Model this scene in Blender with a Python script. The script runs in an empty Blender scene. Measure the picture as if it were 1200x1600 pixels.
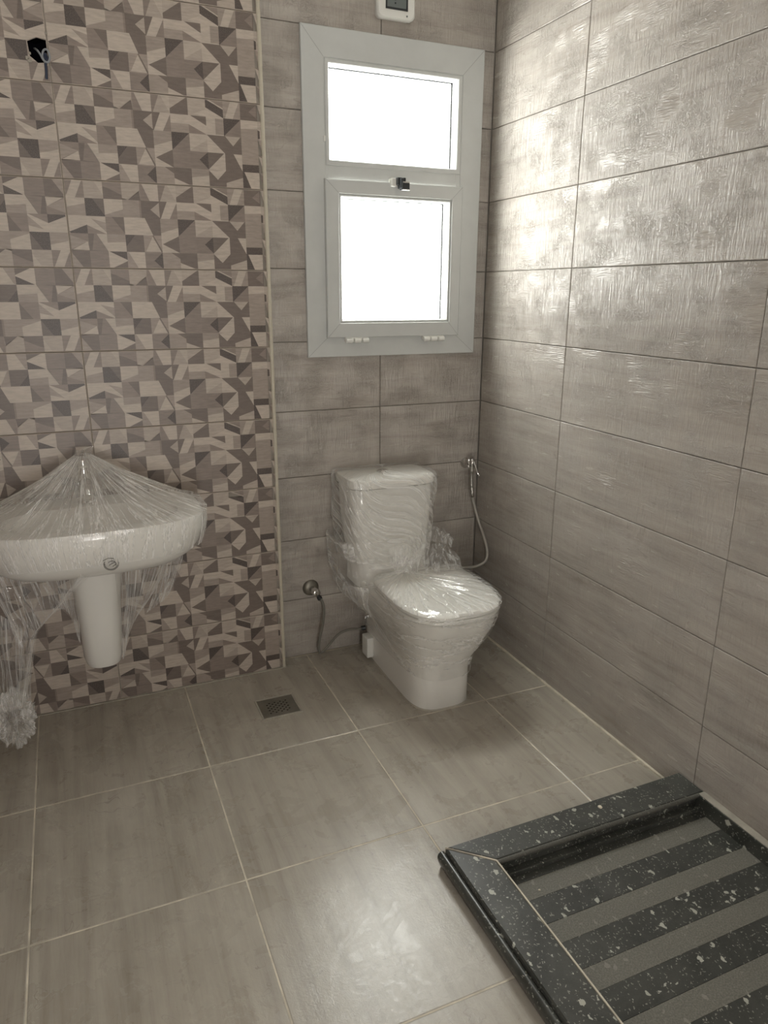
import bpy, math, random
from math import sin, cos, pi
from mathutils import Vector, Matrix, noise

S = 5.0 / 6.0            # survey units (tile course = 0.3) to metres (tile course = 0.25)
COL = bpy.context.scene.collection
SC = bpy.context.scene
random.seed(7)

# ------------------------------------------------------------------ camera
cam_d = bpy.data.cameras.new('camera')
cam = bpy.data.objects.new('camera', cam_d)
COL.objects.link(cam)
_a, _b, _c = 0.40702, -0.29462, 0.00438
fw = Vector((sin(_a) * cos(_b), cos(_a) * cos(_b), sin(_b)))
rt = Vector((cos(_a), -sin(_a), 0))
up = rt.cross(fw)
r2 = rt * cos(_c) + up * sin(_c)
u2 = -rt * sin(_c) + up * cos(_c)
cam.matrix_world = Matrix(((r2.x, u2.x, -fw.x, -1.85885 * S), (r2.y, u2.y, -fw.y, -3.10723 * S),
                           (r2.z, u2.z, -fw.z, 1.70919 * S), (0, 0, 0, 1)))
cam_d.sensor_width = 36
cam_d.lens = 1134.02 / 1600 * 36
cam_d.clip_start = 0.02
SC.camera = cam

# ------------------------------------------------------------------ sky, daylight, exposure
SKY_HORIZON, SKY_ZENITH, GROUND = 5.4, 29.0, 17.0
w = bpy.data.worlds.new('sky')
SC.world = w
w.use_nodes = True
bg = w.node_tree.nodes['Background']
bg.inputs[0].default_value = (1.0, 0.966, 0.928, 1)
# overcast sky: zenith about three times the horizon, darker ground below
_t = w.node_tree
_tc = _t.nodes.new('ShaderNodeTexCoord'); _sp = _t.nodes.new('ShaderNodeSeparateXYZ')
_t.links.new(_tc.outputs['Generated'], _sp.inputs[0])
_mr = _t.nodes.new('ShaderNodeMapRange'); _pw = _t.nodes.new('ShaderNodeMath'); _pw.operation = 'POWER'; _pw.use_clamp = True; _pw.inputs[1].default_value = 1.6
_t.links.new(_sp.outputs[2], _pw.inputs[0]); _t.links.new(_pw.outputs[0], _mr.inputs[0])
for _i, _v in ((1, 0.0), (2, 1.0), (3, SKY_HORIZON), (4, SKY_ZENITH)): _mr.inputs[_i].default_value = _v
_lt = _t.nodes.new('ShaderNodeMath'); _lt.operation = 'LESS_THAN'; _lt.inputs[1].default_value = -0.01
_t.links.new(_sp.outputs[2], _lt.inputs[0])
_mx = _t.nodes.new('ShaderNodeMix'); _t.links.new(_lt.outputs[0], _mx.inputs[0])
_t.links.new(_mr.outputs[0], _mx.inputs[2]); _mx.inputs[3].default_value = GROUND
_t.links.new(_mx.outputs[0], bg.inputs[1])

def area(name, loc, rot, sx, sy, power=0, color=(1, 1, 1), portal=False):
    l = bpy.data.lights.new(name, 'AREA')
    l.shape = 'RECTANGLE'; l.size = sx; l.size_y = sy; l.energy = power; l.color = color
    o = bpy.data.objects.new(name, l); COL.objects.link(o)
    o.location = loc; o.rotation_euler = rot
    if portal: l.cycles.is_portal = True
    return o

# the portal only guides the sampling of the sky through the window
area('window_portal', (-0.487 * S, 0.07 * S, 2.065 * S), (-pi / 2, 0, 0), 0.72 * S, 1.2 * S, portal=True)
area('doorway_portal', (-1.80 * S, -4.35 * S, 1.2 * S), (pi / 2, 0, 0), 0.30 * S, 2.4 * S, portal=True)

SC.view_settings.view_transform = 'Standard'
SC.view_settings.look = 'None'
SC.view_settings.exposure = 0.85
SC.view_settings.gamma = 1.0
SC.view_settings.use_curve_mapping = False
SC.cycles.max_bounces = 14
SC.cycles.diffuse_bounces = 7
SC.cycles.transparent_max_bounces = 24
SC.cycles.sample_clamp_indirect = 6

# ------------------------------------------------------------------ node helpers
class NT:
    def __init__(s, name):
        s.m = bpy.data.materials.new(name); s.m.use_nodes = True
        s.t = s.m.node_tree; s.n = s.t.nodes; s.l = s.t.links
        s.b = s.n['Principled BSDF']; s.out = s.n['Material Output']
    def link(s, a, b): s.l.new(a, b)
    def new(s, typ, **kw):
        n = s.n.new(typ)
        for k, v in kw.items(): setattr(n, k, v)
        return n
    def uv(s):
        return s.new('ShaderNodeUVMap').outputs[0]
    def obj(s): return s.new('ShaderNodeTexCoord').outputs['Object']
    def rnd(s): return s.new('ShaderNodeObjectInfo').outputs['Random']
    def mapped(s, vec, scale, offset_random=None, rot=(0, 0, 0)):
        mp = s.new('ShaderNodeMapping'); s.link(vec, mp.inputs[0])
        mp.inputs['Scale'].default_value = scale
        mp.inputs['Rotation'].default_value = rot
        if offset_random:
            cx = s.new('ShaderNodeCombineXYZ')
            for i, k in enumerate(offset_random):
                mm = s.math('MULTIPLY', s.rnd(), k); s.link(mm, cx.inputs[i])
            s.link(cx.outputs[0], mp.inputs['Location'])
        return mp.outputs[0]
    def math(s, op, a, b=None, clamp=False):
        n = s.new('ShaderNodeMath', operation=op); n.use_clamp = clamp
        for i, x in enumerate((a, b)):
            if x is None: continue
            if isinstance(x, (int, float)): n.inputs[i].default_value = x
            else: s.link(x, n.inputs[i])
        return n.outputs[0]
    def noise(s, vec, scale=1, detail=4, rough=.55, dist=0):
        n = s.new('ShaderNodeTexNoise'); s.link(vec, n.inputs['Vector'])
        n.inputs['Scale'].default_value = scale; n.inputs['Detail'].default_value = detail
        n.inputs['Roughness'].default_value = rough; n.inputs['Distortion'].default_value = dist
        return n.outputs['Fac']
    def voro(s, vec, scale, out='Distance', feature='F1'):
        n = s.new('ShaderNodeTexVoronoi', feature=feature); s.link(vec, n.inputs['Vector'])
        n.inputs['Scale'].default_value = scale
        return n.outputs[out]
    def ramp(s, fac, stops):
        n = s.new('ShaderNodeValToRGB'); s.link(fac, n.inputs[0]); e = n.color_ramp.elements
        while len(e) < len(stops): e.new(.5)
        for i, (p, c) in enumerate(stops):
            e[i].position = p
            e[i].color = (c, c, c, 1) if isinstance(c, (int, float)) else (*c, 1)
        return n.outputs[0]
    def mix(s, fac, a, b, mode='MIX'):
        n = s.new('ShaderNodeMix', data_type='RGBA', blend_type=mode)
        for i, x in ((0, fac), (6, a), (7, b)):
            if isinstance(x, (int, float)): n.inputs[i].default_value = x
            elif isinstance(x, tuple): n.inputs[i].default_value = (*x, 1)
            else: s.link(x, n.inputs[i])
        return n.outputs[2]
    def bump(s, h, strength, dist, prev=None):
        n = s.new('ShaderNodeBump'); s.link(h, n.inputs['Height'])
        n.inputs['Strength'].default_value = strength; n.inputs['Distance'].default_value = dist
        if prev is not None: s.link(prev, n.inputs['Normal'])
        return n.outputs[0]
    def set(s, **kw):
        for k, v in kw.items():
            i = s.b.inputs[k.replace('_', ' ')]
            if isinstance(v, (int, float)): i.default_value = v
            elif isinstance(v, tuple): i.default_value = (*v, 1)
            else: s.link(v, i)
        return s.m

def plain(name, col, rough=.5, metal=0, bump=0, bscale=200, spec=.5, var=.0):
    t = NT(name)
    c = col
    if var:
        f = t.noise(t.obj(), 14, 5)
        c = t.mix(t.ramp(f, [(.35, 0.), (.7, 1.)]), tuple(x * (1 - var) for x in col), tuple(min(1, x * (1 + var)) for x in col))
    t.set(Base_Color=c, Roughness=rough, Metallic=metal)
    t.b.inputs['Specular IOR Level'].default_value = spec
    if bump: t.set(Normal=t.bump(t.noise(t.obj(), bscale, 3), bump, .002))
    return t.m

# glazed stone-look wall tile; uv is in metres, u along the tile
def wall_tile_mat():
    t = NT('stone_look_wall_tile')
    v = t.uv()
    off = (3.1, 1.7, 0)
    streak = t.noise(t.mapped(v, (2.2, 26, 1), off), 1, 6, .6, .6)
    cloud = t.noise(t.mapped(v, (3, 7, 1), off), 1, 4, .5, .3)
    fine = t.noise(t.mapped(v, (30, 190, 1), off), 1, 3, .6)
    f = t.math('ADD', t.math('MULTIPLY', streak, .55), t.math('MULTIPLY', cloud, .3))
    f = t.math('ADD', f, t.math('MULTIPLY', fine, .15))
    c = t.ramp(f, [(.34, (.30, .268, .236)), (.47, (.385, .350, .312)), (.60, (.445, .410, .368))])
    vein = t.noise(t.mapped(v, (3.0, 22, 1), (5, 9, 0)), 1, 2, .4, 1.2)
    vl = t.ramp(t.math('ABSOLUTE', t.math('SUBTRACT', vein, .60)), [(0, 1.), (.006, .0)])
    c = t.mix(t.math('MULTIPLY', vl, .35), c, (.20, .175, .15))
    # linen relief: short vertical ridges in patches, worm-like pits elsewhere
    ridg = t.noise(t.mapped(v, (135, 14, 1), off), 1, 4, .65, .7)
    horz = t.noise(t.mapped(v, (22, 200, 1), off), 1, 3, .6, .4)
    patch = t.ramp(t.noise(t.mapped(v, (7, 9, 1), off), 1, 3, .5), [(.36, 0.), (.48, 1.)])
    worm = t.noise(t.mapped(v, (85, 95, 1), off), 1, 2, .5, 2.0)
    wormr = t.ramp(t.math('ABSOLUTE', t.math('SUBTRACT', worm, .5)), [(0, 0.), (.06, 1.)])
    pp = t.ramp(t.noise(t.mapped(v, (9, 11, 1), (7, 5, 0)), 1, 3), [(.45, 0.), (.6, 1.)])
    h = t.mix(patch, horz, ridg)
    h2 = t.mix(t.math('MULTIPLY', pp, .75), (.8, .8, .8), wormr)
    nrm = t.bump(h, .85, .0046)
    nrm = t.bump(h2, .7, .0024, nrm)
    rough = t.ramp(t.noise(t.mapped(v, (12, 60, 1), off), 1, 3), [(.3, .17), (.7, .28)])
    t.b.inputs['Specular IOR Level'].default_value = .5
    return t.set(Base_Color=c, Roughness=rough, Normal=nrm)

def floor_tile_mat():
    t = NT('matt_floor_tile')
    v = t.uv(); off = (4.3, 2.9, 0)
    streak = t.noise(t.mapped(v, (30, 1.6, 1), off), 1, 6, .6, .5)
    cloud = t.noise(t.mapped(v, (5, 3, 1), off), 1, 4, .6, .4)
    fine = t.noise(t.mapped(v, (220, 20, 1), off), 1, 3, .6)
    f = t.math('ADD', t.math('MULTIPLY', streak, .6), t.math('MULTIPLY', cloud, .28))
    f = t.math('ADD', f, t.math('MULTIPLY', fine, .12))
    c = t.ramp(f, [(.34, (.25, .222, .18)), (.48, (.345, .313, .262)), (.62, (.41, .378, .322))])
    g = t.new('ShaderNodeNewGeometry').outputs['Position']
    grime = t.noise(t.mapped(g, (6, 6, 6), (9, 9, 9)), 1, 6, .65, .8)
    c = t.mix(t.ramp(grime, [(.60, 0.), (.80, .14)]), c, (.155, .118, .085))
    # mop smears and dried cement film left on the surface
    sm = t.ramp(t.noise(t.mapped(g, (5, 5, 5), (2, 3, 1)), 1, 4, .6, 1.5), [(.50, 0.), (.66, 1.)])
    arcs = t.ramp(t.math('ABSOLUTE', t.math('SUBTRACT', t.noise(t.mapped(g, (16, 16, 16), (1, 5, 2)), 1, 3, .55, 3.0), .5)), [(0, 1.), (.03, 0.)])
    swf = t.math('MULTIPLY', arcs, sm)
    c = t.mix(t.math('MULTIPLY', swf, .16), c, (.46, .44, .39))
    c = t.mix(t.math('MULTIPLY', sm, .04), c, (.44, .42, .37))
    sc = t.noise(t.mapped(g, (9, 9, 9), (2, 8, 1)), 1, 2, .5, 1.2)
    scf = t.ramp(t.math('ABSOLUTE', t.math('SUBTRACT', sc, .66)), [(0, .5), (.004, 0.)])
    c = t.mix(scf, c, (.10, .085, .07))
    r = t.math('ADD', t.ramp(t.noise(g, 9, 5, .6, .5), [(.3, .22), (.7, .36)]), t.math('MULTIPLY', swf, .14))
    # dried cement smear set where the window reflects, its glare also lightened into the colour
    vd = t.new('ShaderNodeVectorMath', operation='DISTANCE'); wv = t.new('ShaderNodeVectorMath', operation='ADD')
    dn = t.new('ShaderNodeTexNoise'); t.link(g, dn.inputs['Vector']); dn.inputs['Scale'].default_value = 6; dn.inputs['Detail'].default_value = 4
    t.link(g, wv.inputs[0]); sc_ = t.new('ShaderNodeVectorMath', operation='SCALE'); t.link(dn.outputs['Color'], sc_.inputs[0]); sc_.inputs['Scale'].default_value = .30
    t.link(sc_.outputs[0], wv.inputs[1]); t.link(wv.outputs[0], vd.inputs[0]); vd.inputs[1].default_value = (-1.02 + .15, -1.47 + .15, .15)
    patch = t.ramp(vd.outputs['Value'], [(.10, 1.), (.34, 0.)])
    swirl = t.noise(t.mapped(g, (13, 13, 13), (6, 1, 2)), 1, 7, .7, 1.8)
    sl = t.ramp(t.math('ABSOLUTE', t.math('SUBTRACT', swirl, .5)), [(0, 1.), (.05, 0.)])
    pr = t.math('ADD', t.ramp(swirl, [(.30, .28), (.70, .36)]), t.math('MULTIPLY', sl, .2))
    rm = t.new('ShaderNodeMix'); t.link(patch, rm.inputs[0]); t.link(r, rm.inputs[2]); t.link(pr, rm.inputs[3]); r = rm.outputs[0]
    c = t.mix(t.math('MULTIPLY', patch, t.math('MULTIPLY', sl, .12)), c, (.52, .51, .47))
    c = t.mix(t.math('MULTIPLY', patch, .25), c, (.47, .46, .42))
    t.link(t.math('MULTIPLY', patch, t.ramp(swirl, [(.30, .50), (.70, .42)])), t.b.inputs['Coat Weight']); t.link(t.ramp(swirl, [(.30, .25), (.70, .30)]), t.b.inputs['Coat Roughness'])
    n = t.bump(fine, .18, .0008)
    scr = t.noise(t.mapped(g, (55, 55, 55), (1, 6, 2)), 1, 4, .6, 4.0)
    n = t.bump(t.math('MULTIPLY', scr, patch), .30, .0022, n)
    n = t.bump(t.noise(g, 24, 4, .6, 1.0), .22, .0022, n)
    n = t.bump(t.noise(g, 60, 3, .6, 2.5), .25, .0010, n)
    return t.set(Base_Color=c, Roughness=r, Normal=n)

def mosaic_mat():
    t = NT('printed_mosaic_tile')
    a = t.new('ShaderNodeVertexColor', layer_name='tone')
    v = t.uv()
    g = t.noise(t.mapped(v, (30, 150, 1), (2, 3, 0)), 1, 4, .6)
    c = t.mix(1.0, a.outputs[0], t.ramp(g, [(.3, .86), (.7, 1.12)]), 'MULTIPLY')
    # dark cells are speckled
    lum = t.new('ShaderNodeRGBToBW'); t.link(a.outputs[0], lum.inputs[0])
    dark = t.ramp(lum.outputs[0], [(.10, 1.), (.17, 0.)])
    sp = t.ramp(t.noise(t.mapped(v, (420, 420, 1)), 1, 2), [(.52, 0.), (.60, 1.)])
    c = t.mix(t.math('MULTIPLY', t.math('MULTIPLY', dark, sp), .45), c, (.19, .165, .14))
    return t.set(Base_Color=c, Roughness=.42, Normal=t.bump(g, .12, .001))

def granite(name, base, fleck, rough, k=1.0):
    t = NT(name); o = t.obj()
    w1 = t.mapped(o, (1, .55, 1))
    dn = t.new('ShaderNodeTexNoise'); t.link(o, dn.inputs['Vector']); dn.inputs['Scale'].default_value = 75; dn.inputs['Detail'].default_value = 3
    sv = t.new('ShaderNodeVectorMath', operation='SCALE'); t.link(dn.outputs['Color'], sv.inputs[0]); sv.inputs['Scale'].default_value = .022
    av_ = t.new('ShaderNodeVectorMath', operation='ADD'); t.link(o, av_.inputs[0]); t.link(sv.outputs[0], av_.inputs[1]); ow = av_.outputs[0]
    d1 = t.noise(w1, 60, 3, .6, .6)
    spots = t.voro(t.mapped(ow, (64, 34, 40), None, (0, 0, .35)), 1)
    sel = t.voro(t.mapped(ow, (64, 34, 40), None, (0, 0, .35)), 1, 'Color')
    sr = t.new('ShaderNodeSeparateColor'); t.link(sel, sr.inputs[0])
    thr = t.ramp(sr.outputs[0], [(.50, 0.), (1., .36)])
    m1 = t.math('GREATER_THAN', t.math('ADD', thr, t.math('MULTIPLY', t.math('SUBTRACT', d1, .5), .25)), spots)
    m1 = t.math('MULTIPLY', m1, t.math('GREATER_THAN', sr.outputs[0], .50))
    sp2 = t.voro(t.mapped(ow, (190, 110, 150)), 1); s2 = t.voro(t.mapped(ow, (190, 110, 150)), 1, 'Color')
    s2r = t.new('ShaderNodeSeparateColor'); t.link(s2, s2r.inputs[0])
    m2 = t.math('MULTIPLY', t.math('LESS_THAN', sp2, .30), t.math('GREATER_THAN', s2r.outputs[1], .60))
    fine = t.noise(o, 260, 3)
    dust = t.ramp(t.noise(o, 7, 5, .65, .8), [(.30, 0.05), (.85, .30)])
    c = t.mix(t.ramp(fine, [(.4, 0.), (.7, 1.)]), tuple(x * .75 for x in base), tuple(x * 1.3 for x in base))
    c = t.mix(dust, c, tuple(.55 * b + .45 * x for b, x in zip(base, fleck)))
    c = t.mix(t.math('MULTIPLY', m1, .75 * k), c, fleck)
    c = t.mix(t.math('MULTIPLY', m2, .5 * k), c, tuple(x * .8 for x in fleck))
    r = t.math('ADD', rough, t.math('MULTIPLY', dust, .4))
    return t.set(Base_Color=c, Roughness=r, Normal=t.bump(fine, .1, .001))

def film_mat(name, milk=.16, streak=(55, 2.5), scale_bump=1.0, base=.25, foldk=4.2):
    """thin clear wrapping plastic: mostly see-through, milky where folds gather, glossy wrinkles"""
    t = NT(name); v = t.uv()
    f1 = t.noise(t.mapped(v, (streak[0], streak[1], 1)), 1, 5, .65, .5)
    f2 = t.noise(t.mapped(v, (streak[0] * .28, streak[1] * 1.6, 1)), 1, 3, .6, 1.0)
    cr = t.noise(t.obj(), 38, 3, .6, 1.2)
    h = t.math('ADD', t.math('MULTIPLY', f1, .6), t.math('MULTIPLY', f2, .5))
    h = t.math('ADD', h, t.math('MULTIPLY', cr, .7))
    n = t.bump(h, .7, .006 * scale_bump)
    fold = t.ramp(t.math('ABSOLUTE', t.math('SUBTRACT', f1, .5)), [(0, 1.), (.035, 0.)])
    gl = t.new('ShaderNodeBsdfGlossy'); gl.inputs['Roughness'].default_value = .09
    gl.inputs['Color'].default_value = (1, 1, 1, 1); t.link(n, gl.inputs['Normal'])
    df = t.new('ShaderNodeBsdfDiffuse'); df.inputs['Color'].default_value = (.985, .98, .96, 1); 
    tl = t.new('ShaderNodeBsdfTranslucent'); tl.inputs['Color'].default_value = (.985, .98, .96, 1)
    tr = t.new('ShaderNodeBsdfTransparent'); tr.inputs[0].default_value = (1, 1, .997, 1)
    dd = t.new('ShaderNodeMixShader'); dd.inputs[0].default_value = .25
    t.link(df.outputs[0], dd.inputs[1]); t.link(tl.outputs[0], dd.inputs[2])
    m1 = t.new('ShaderNodeMixShader')
    amt = t.math('ADD', t.math('MULTIPLY', t.ramp(f2, [(.5, 0.), (.75, 1.)]), milk * 1.0), t.math('ADD', t.math('MULTIPLY', fold, milk * foldk), milk * base), True)
    t.link(amt, m1.inputs[0]); t.link(tr.outputs[0], m1.inputs[1]); t.link(dd.outputs[0], m1.inputs[2])
    fr = t.new('ShaderNodeFresnel'); fr.inputs[0].default_value = 1.32
    m2 = t.new('ShaderNodeMixShader'); t.link(t.math('ADD', t.math('MINIMUM', t.math('MULTIPLY', fr.outputs[0], .6), .16), .05, True), m2.inputs[0])
    t.link(m1.outputs[0], m2.inputs[1]); t.link(gl.outputs[0], m2.inputs[2])
    t.link(m2.outputs[0], t.out.inputs[0])
    return t.m

def glass_mat():
    t = NT('window_pane_glass')
    tr = t.new('ShaderNodeBsdfTransparent'); tr.inputs[0].default_value = (.96, .985, .98, 1)
    gl = t.new('ShaderNodeBsdfGlossy'); gl.inputs['Roughness'].default_value = .03
    fr = t.new('ShaderNodeFresnel'); fr.inputs[0].default_value = 1.45
    m = t.new('ShaderNodeMixShader')
    bf = t.new('ShaderNodeNewGeometry').outputs['Backfacing']      # reflect once, at the outer faces only
    t.link(t.math('MULTIPLY', fr.outputs[0], t.math('SUBTRACT', 1.0, bf)), m.inputs[0])
    t.link(tr.outputs[0], m.inputs[1]); t.link(gl.outputs[0], m.inputs[2]); t.link(m.outputs[0], t.out.inputs[0])
    return t.m

M = dict(
    wall=wall_tile_mat(), floor=floor_tile_mat(), mosaic=mosaic_mat(),
    wgrout=plain('wall_grout', (.25, .23, .20), .9, bump=.2, var=.2),
    fgrout=plain('floor_grout', (.60, .55, .45), .9, bump=.4, bscale=90, var=.25),
    mgrout=plain('mosaic_grout', (.33, .295, .25), .9, var=.1),
    trim=plain('edge_trim_cream', (.50, .46, .37), .4),
    ceilpaint=plain('white_ceiling_paint', (.80, .79, .76), .9),
    plaster=plain('plain_plaster', (.55, .52, .47), .9, bump=.3, bscale=60),
    cement=plain('raw_cement', (.20, .185, .16), .95, bump=.6, bscale=50, var=.2),
    alu=plain('white_coated_aluminium', (.53, .545, .53), .38, var=.03),
    gasket=plain('black_gasket', (.02, .02, .022), .6),
    joint=plain('mitre_joint_line', (.34, .35, .34), .7),
    wplastic=plain('white_plastic', (.72, .72, .68), .35),
    greyplastic=plain('grey_plastic', (.14, .16, .155), .4),
    blackplastic=plain('black_plastic', (.018, .02, .022), .35),
    ceramic=plain('glazed_white_ceramic', (.76, .75, .71), .12, spec=.6),
    chrome=plain('chrome', (.72, .71, .69), .16, 1.0),
    steel=plain('stainless_grate', (.23, .215, .18), .42, .7, var=.15),
    braid=plain('braided_hose_steel', (.48, .46, .42), .38, .75, bump=.8, bscale=900),
    darkbraid=plain('dull_supply_hose', (.22, .21, .18), .5, .4, bump=.8, bscale=900),
    black=plain('recess_shade_black', (.004, .004, .006), 1.0, spec=0),  # near-black carrying the shade of the cable hole, drain and kerb groove
    cable=plain('grey_cable_sheath', (.27, .29, .31), .35),
    bluecable=plain('dark_blue_wire', (.02, .03, .06), .4),
    polished=granite('black_polished_granite', (.018, .020, .018), (.46, .46, .40), .26, 1.15),
    flamed=granite('grey_honed_granite', (.135, .13, .108), (.33, .32, .28), .6, .45),
    edge=granite('granite_rough_edge', (.07, .068, .058), (.30, .29, .25), .5, .3),
    dust=plain('cement_dust', (.36, .335, .285), .95, bump=.5, var=.15),
    crumb=plain('plaster_crumb', (.62, .57, .46), .9),
    ink=plain('grey_ink', (.10, .095, .085), .8),
    glass=glass_mat(),
    film=film_mat('clear_wrap_film', .15, (30, 1.6)),
    film_b=film_mat('clear_wrap_film_basin', .20, (60, 1.6), .8, .8, 3.6),
    film_n=film_mat('milky_bunched_film', .20, (9, 1.0), 1.1, .7, 1.8),
    film_h=film_mat('hanging_wrap_film', .18, (13, .9), .8, .6, 3.0),
)

# ------------------------------------------------------------------ object helpers
def tag(o, label=None, cat=None, group=None, kind=None):
    if label: o['label'] = label
    if cat: o['category'] = cat
    if group: o['group'] = group
    if kind: o['kind'] = kind
    return o

WP = {}
def mk(name, V, F, mat, parent=None, at=(0, 0, 0), smooth=False, uv=None, tones=None):
    """V in survey world units -> one mesh object; its origin sits at `at` (or at the parent's)"""
    if parent is not None and at == (0, 0, 0): at = WP[parent.name]
    me = bpy.data.meshes.new(name)
    me.from_pydata([((x - at[0]) * S, (y - at[1]) * S, (z - at[2]) * S) for x, y, z in V], [], F)
    mats = mat if isinstance(mat, list) else [mat]
    for m_ in mats: me.materials.append(m_)
    if uv:
        l = me.uv_layers.new(name='UVMap')
        for p in me.polygons:
            for li in p.loop_indices: l.data[li].uv = uv[me.loops[li].vertex_index]
    if tones:
        ca = me.color_attributes.new('tone', 'FLOAT_COLOR', 'CORNER')
        for p, c in zip(me.polygons, tones):
            for li in p.loop_indices: ca.data[li].color = (*c, 1)
    if smooth:
        me.polygons.foreach_set('use_smooth', [True] * len(me.polygons))
        try: me.set_sharp_from_angle(angle=math.radians(40))
        except Exception: pass
    me.update()
    o = bpy.data.objects.new(name, me); COL.objects.link(o)
    if parent is not None:
        o.parent = parent
        pw = WP[parent.name]
        o.location = [(a - b) * S for a, b in zip(at, pw)]
    else: o.location = [a * S for a in at]
    WP[o.name] = at
    return o

def empty(name, at, label=None, cat=None, group=None, kind=None):
    o = bpy.data.objects.new(name, None); COL.objects.link(o)
    o.location = [a * S for a in at]; o.empty_display_size = .05
    WP[o.name] = tuple(at)
    return tag(o, label, cat, group, kind)

def merge(*parts):
    V, F = [], []
    for v, f in parts:
        b = len(V); V += list(v); F += [tuple(i + b for i in q) for q in f]
    return V, F

def box(x0, x1, y0, y1, z0, z1, bev=0):
    """box with optional chamfer on every edge"""
    if bev <= 0:
        V = [(x, y, z) for x in (x0, x1) for y in (y0, y1) for z in (z0, z1)]
        return V, [(0, 1, 3, 2), (4, 6, 7, 5), (0, 4, 5, 1), (2, 3, 7, 6), (0, 2, 6, 4), (1, 5, 7, 3)]
    import bmesh
    bm = bmesh.new(); vs = [bm.verts.new(p) for p in box(x0, x1, y0, y1, z0, z1)[0]]
    for f in box(0, 1, 0, 1, 0, 1)[1]: bm.faces.new([vs[i] for i in f])
    bmesh.ops.bevel(bm, geom=bm.edges[:], offset=bev, segments=2, affect='EDGES', profile=.6)
    bm.verts.index_update()
    r = [tuple(v.co) for v in bm.verts], [tuple(v.index for v in f.verts) for f in bm.faces]
    bm.free(); return r

def tube(P, r, n=10, caps=True):
    """sweep a circle (radius r or list of radii) along P"""
    P = [Vector(p) for p in P]; m = len(P)
    R = r if isinstance(r, (list, tuple)) else [r] * m
    V, F = [], []; prev = None
    for i, p in enumerate(P):
        t = (P[min(i + 1, m - 1)] - P[max(i - 1, 0)]).normalized()
        if prev is None:
            a = Vector((0, 0, 1)) if abs(t.z) < .9 else Vector((1, 0, 0))
            u = t.cross(a).normalized()
        else:
            u = (prev - t * prev.dot(t)).normalized()
        prev = u; v = t.cross(u)
        for k in range(n):
            a = 2 * pi * k / n
            V.append(tuple(p + (u * cos(a) + v * sin(a)) * R[i]))
    for i in range(m - 1):
        for k in range(n):
            a, b = i * n + k, i * n + (k + 1) % n
            F.append((a, b, b + n, a + n))
    if caps: F += [tuple(range(n - 1, -1, -1)), tuple((m - 1) * n + k for k in range(n))]
    return V, F

def smoothline(P, k=6):
    """Catmull-Rom through P"""
    P = [Vector(p) for p in P]; out = []
    Q = [P[0] * 2 - P[1]] + P + [P[-1] * 2 - P[-2]]
    for i in range(1, len(Q) - 2):
        a, b, c, d = Q[i - 1:i + 3]
        for j in range(k):
            t = j / k
            out.append(.5 * ((2 * b) + (c - a) * t + (2 * a - 5 * b + 4 * c - d) * t * t + (3 * b - a - 3 * c + d) * t ** 3))
    out.append(P[-1]); return out

def loft(rings, cap0=True, cap1=True):
    n = len(rings[0]); V = [tuple(p) for r in rings for p in r]; F = []
    for i in range(len(rings) - 1):
        for k in range(n):
            a, b = i * n + k, i * n + (k + 1) % n
            F.append((a, b, b + n, a + n))
    for flag, i in ((cap0, 0), (cap1, len(rings) - 1)):
        if flag:
            c = Vector((0, 0, 0))
            for p in rings[i]: c += Vector(p)
            V.append(tuple(c / n)); ci = len(V) - 1
            for k in range(n):
                a, b = i * n + k, i * n + (k + 1) % n
                F.append((ci, b, a) if i == 0 else (ci, a, b))
    return V, F

def egg(cx, hw, yb, yf, z, pf=3., pb=6., ym=None, n=72):
    """outline of a sanitary-ware section: front half towards -Y with exponent pf, rear with pb"""
    ym = (yb + yf) / 2 if ym is None else ym
    out = []
    for k in range(n):
        a = 2 * pi * k / n
        c, s = cos(a), sin(a)
        p = pb if s > 0 else pf
        d = (yb - ym) if s > 0 else (ym - yf)
        out.append((cx + hw * math.copysign(abs(c) ** (2 / p), c), ym + d * math.copysign(abs(s) ** (2 / p), s), z))
    return out

def lathe(center, axis, prof, n=28):
    """prof: list of (radius, distance along axis)"""
    ax = Vector(axis).normalized(); a = Vector((0, 0, 1)) if abs(ax.z) < .9 else Vector((1, 0, 0))
    u = ax.cross(a).normalized(); v = ax.cross(u); c = Vector(center)
    rings = [[tuple(c + ax * d + (u * cos(2 * pi * k / n) + v * sin(2 * pi * k / n)) * r) for k in range(n)] for r, d in prof]
    return loft(rings)

# convex 2-D clipping
def clip(poly, p, q, keep_left=True):
    out = []; n = len(poly)
    def sd(a): 
        s = (q[0] - p[0]) * (a[1] - p[1]) - (q[1] - p[1]) * (a[0] - p[0])
        return s if keep_left else -s
    for i in range(n):
        a, b = poly[i], poly[(i + 1) % n]; sa, sb = sd(a), sd(b)
        if sa >= 0: out.append(a)
        if (sa > 1e-12 and sb < -1e-12) or (sa < -1e-12 and sb > 1e-12):
            t = sa / (sa - sb); out.append((a[0] + (b[0] - a[0]) * t, a[1] + (b[1] - a[1]) * t))
    return out if len(out) > 2 else []
def parea(p): return sum(p[i][0] * p[(i + 1) % len(p)][1] - p[(i + 1) % len(p)][0] * p[i][1] for i in range(len(p))) / 2
def ccw(p): return p if parea(p) > 0 else p[::-1]
def subtract(polys, hole):
    """each convex polygon minus one convex hole"""
    hole = ccw(hole); out = []
    for P in polys:
        rest = ccw(P)
        for i in range(len(hole)):
            a, b = hole[i], hole[(i + 1) % len(hole)]
            piece = clip(rest, a, b, False)
            if piece and abs(parea(piece)) > 1e-7: out.append(piece)
            rest = clip(rest, a, b, True)
            if not rest: break
    return out
def rect(a, b, c, d): return [(a, c), (b, c), (b, d), (a, d)]
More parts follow.
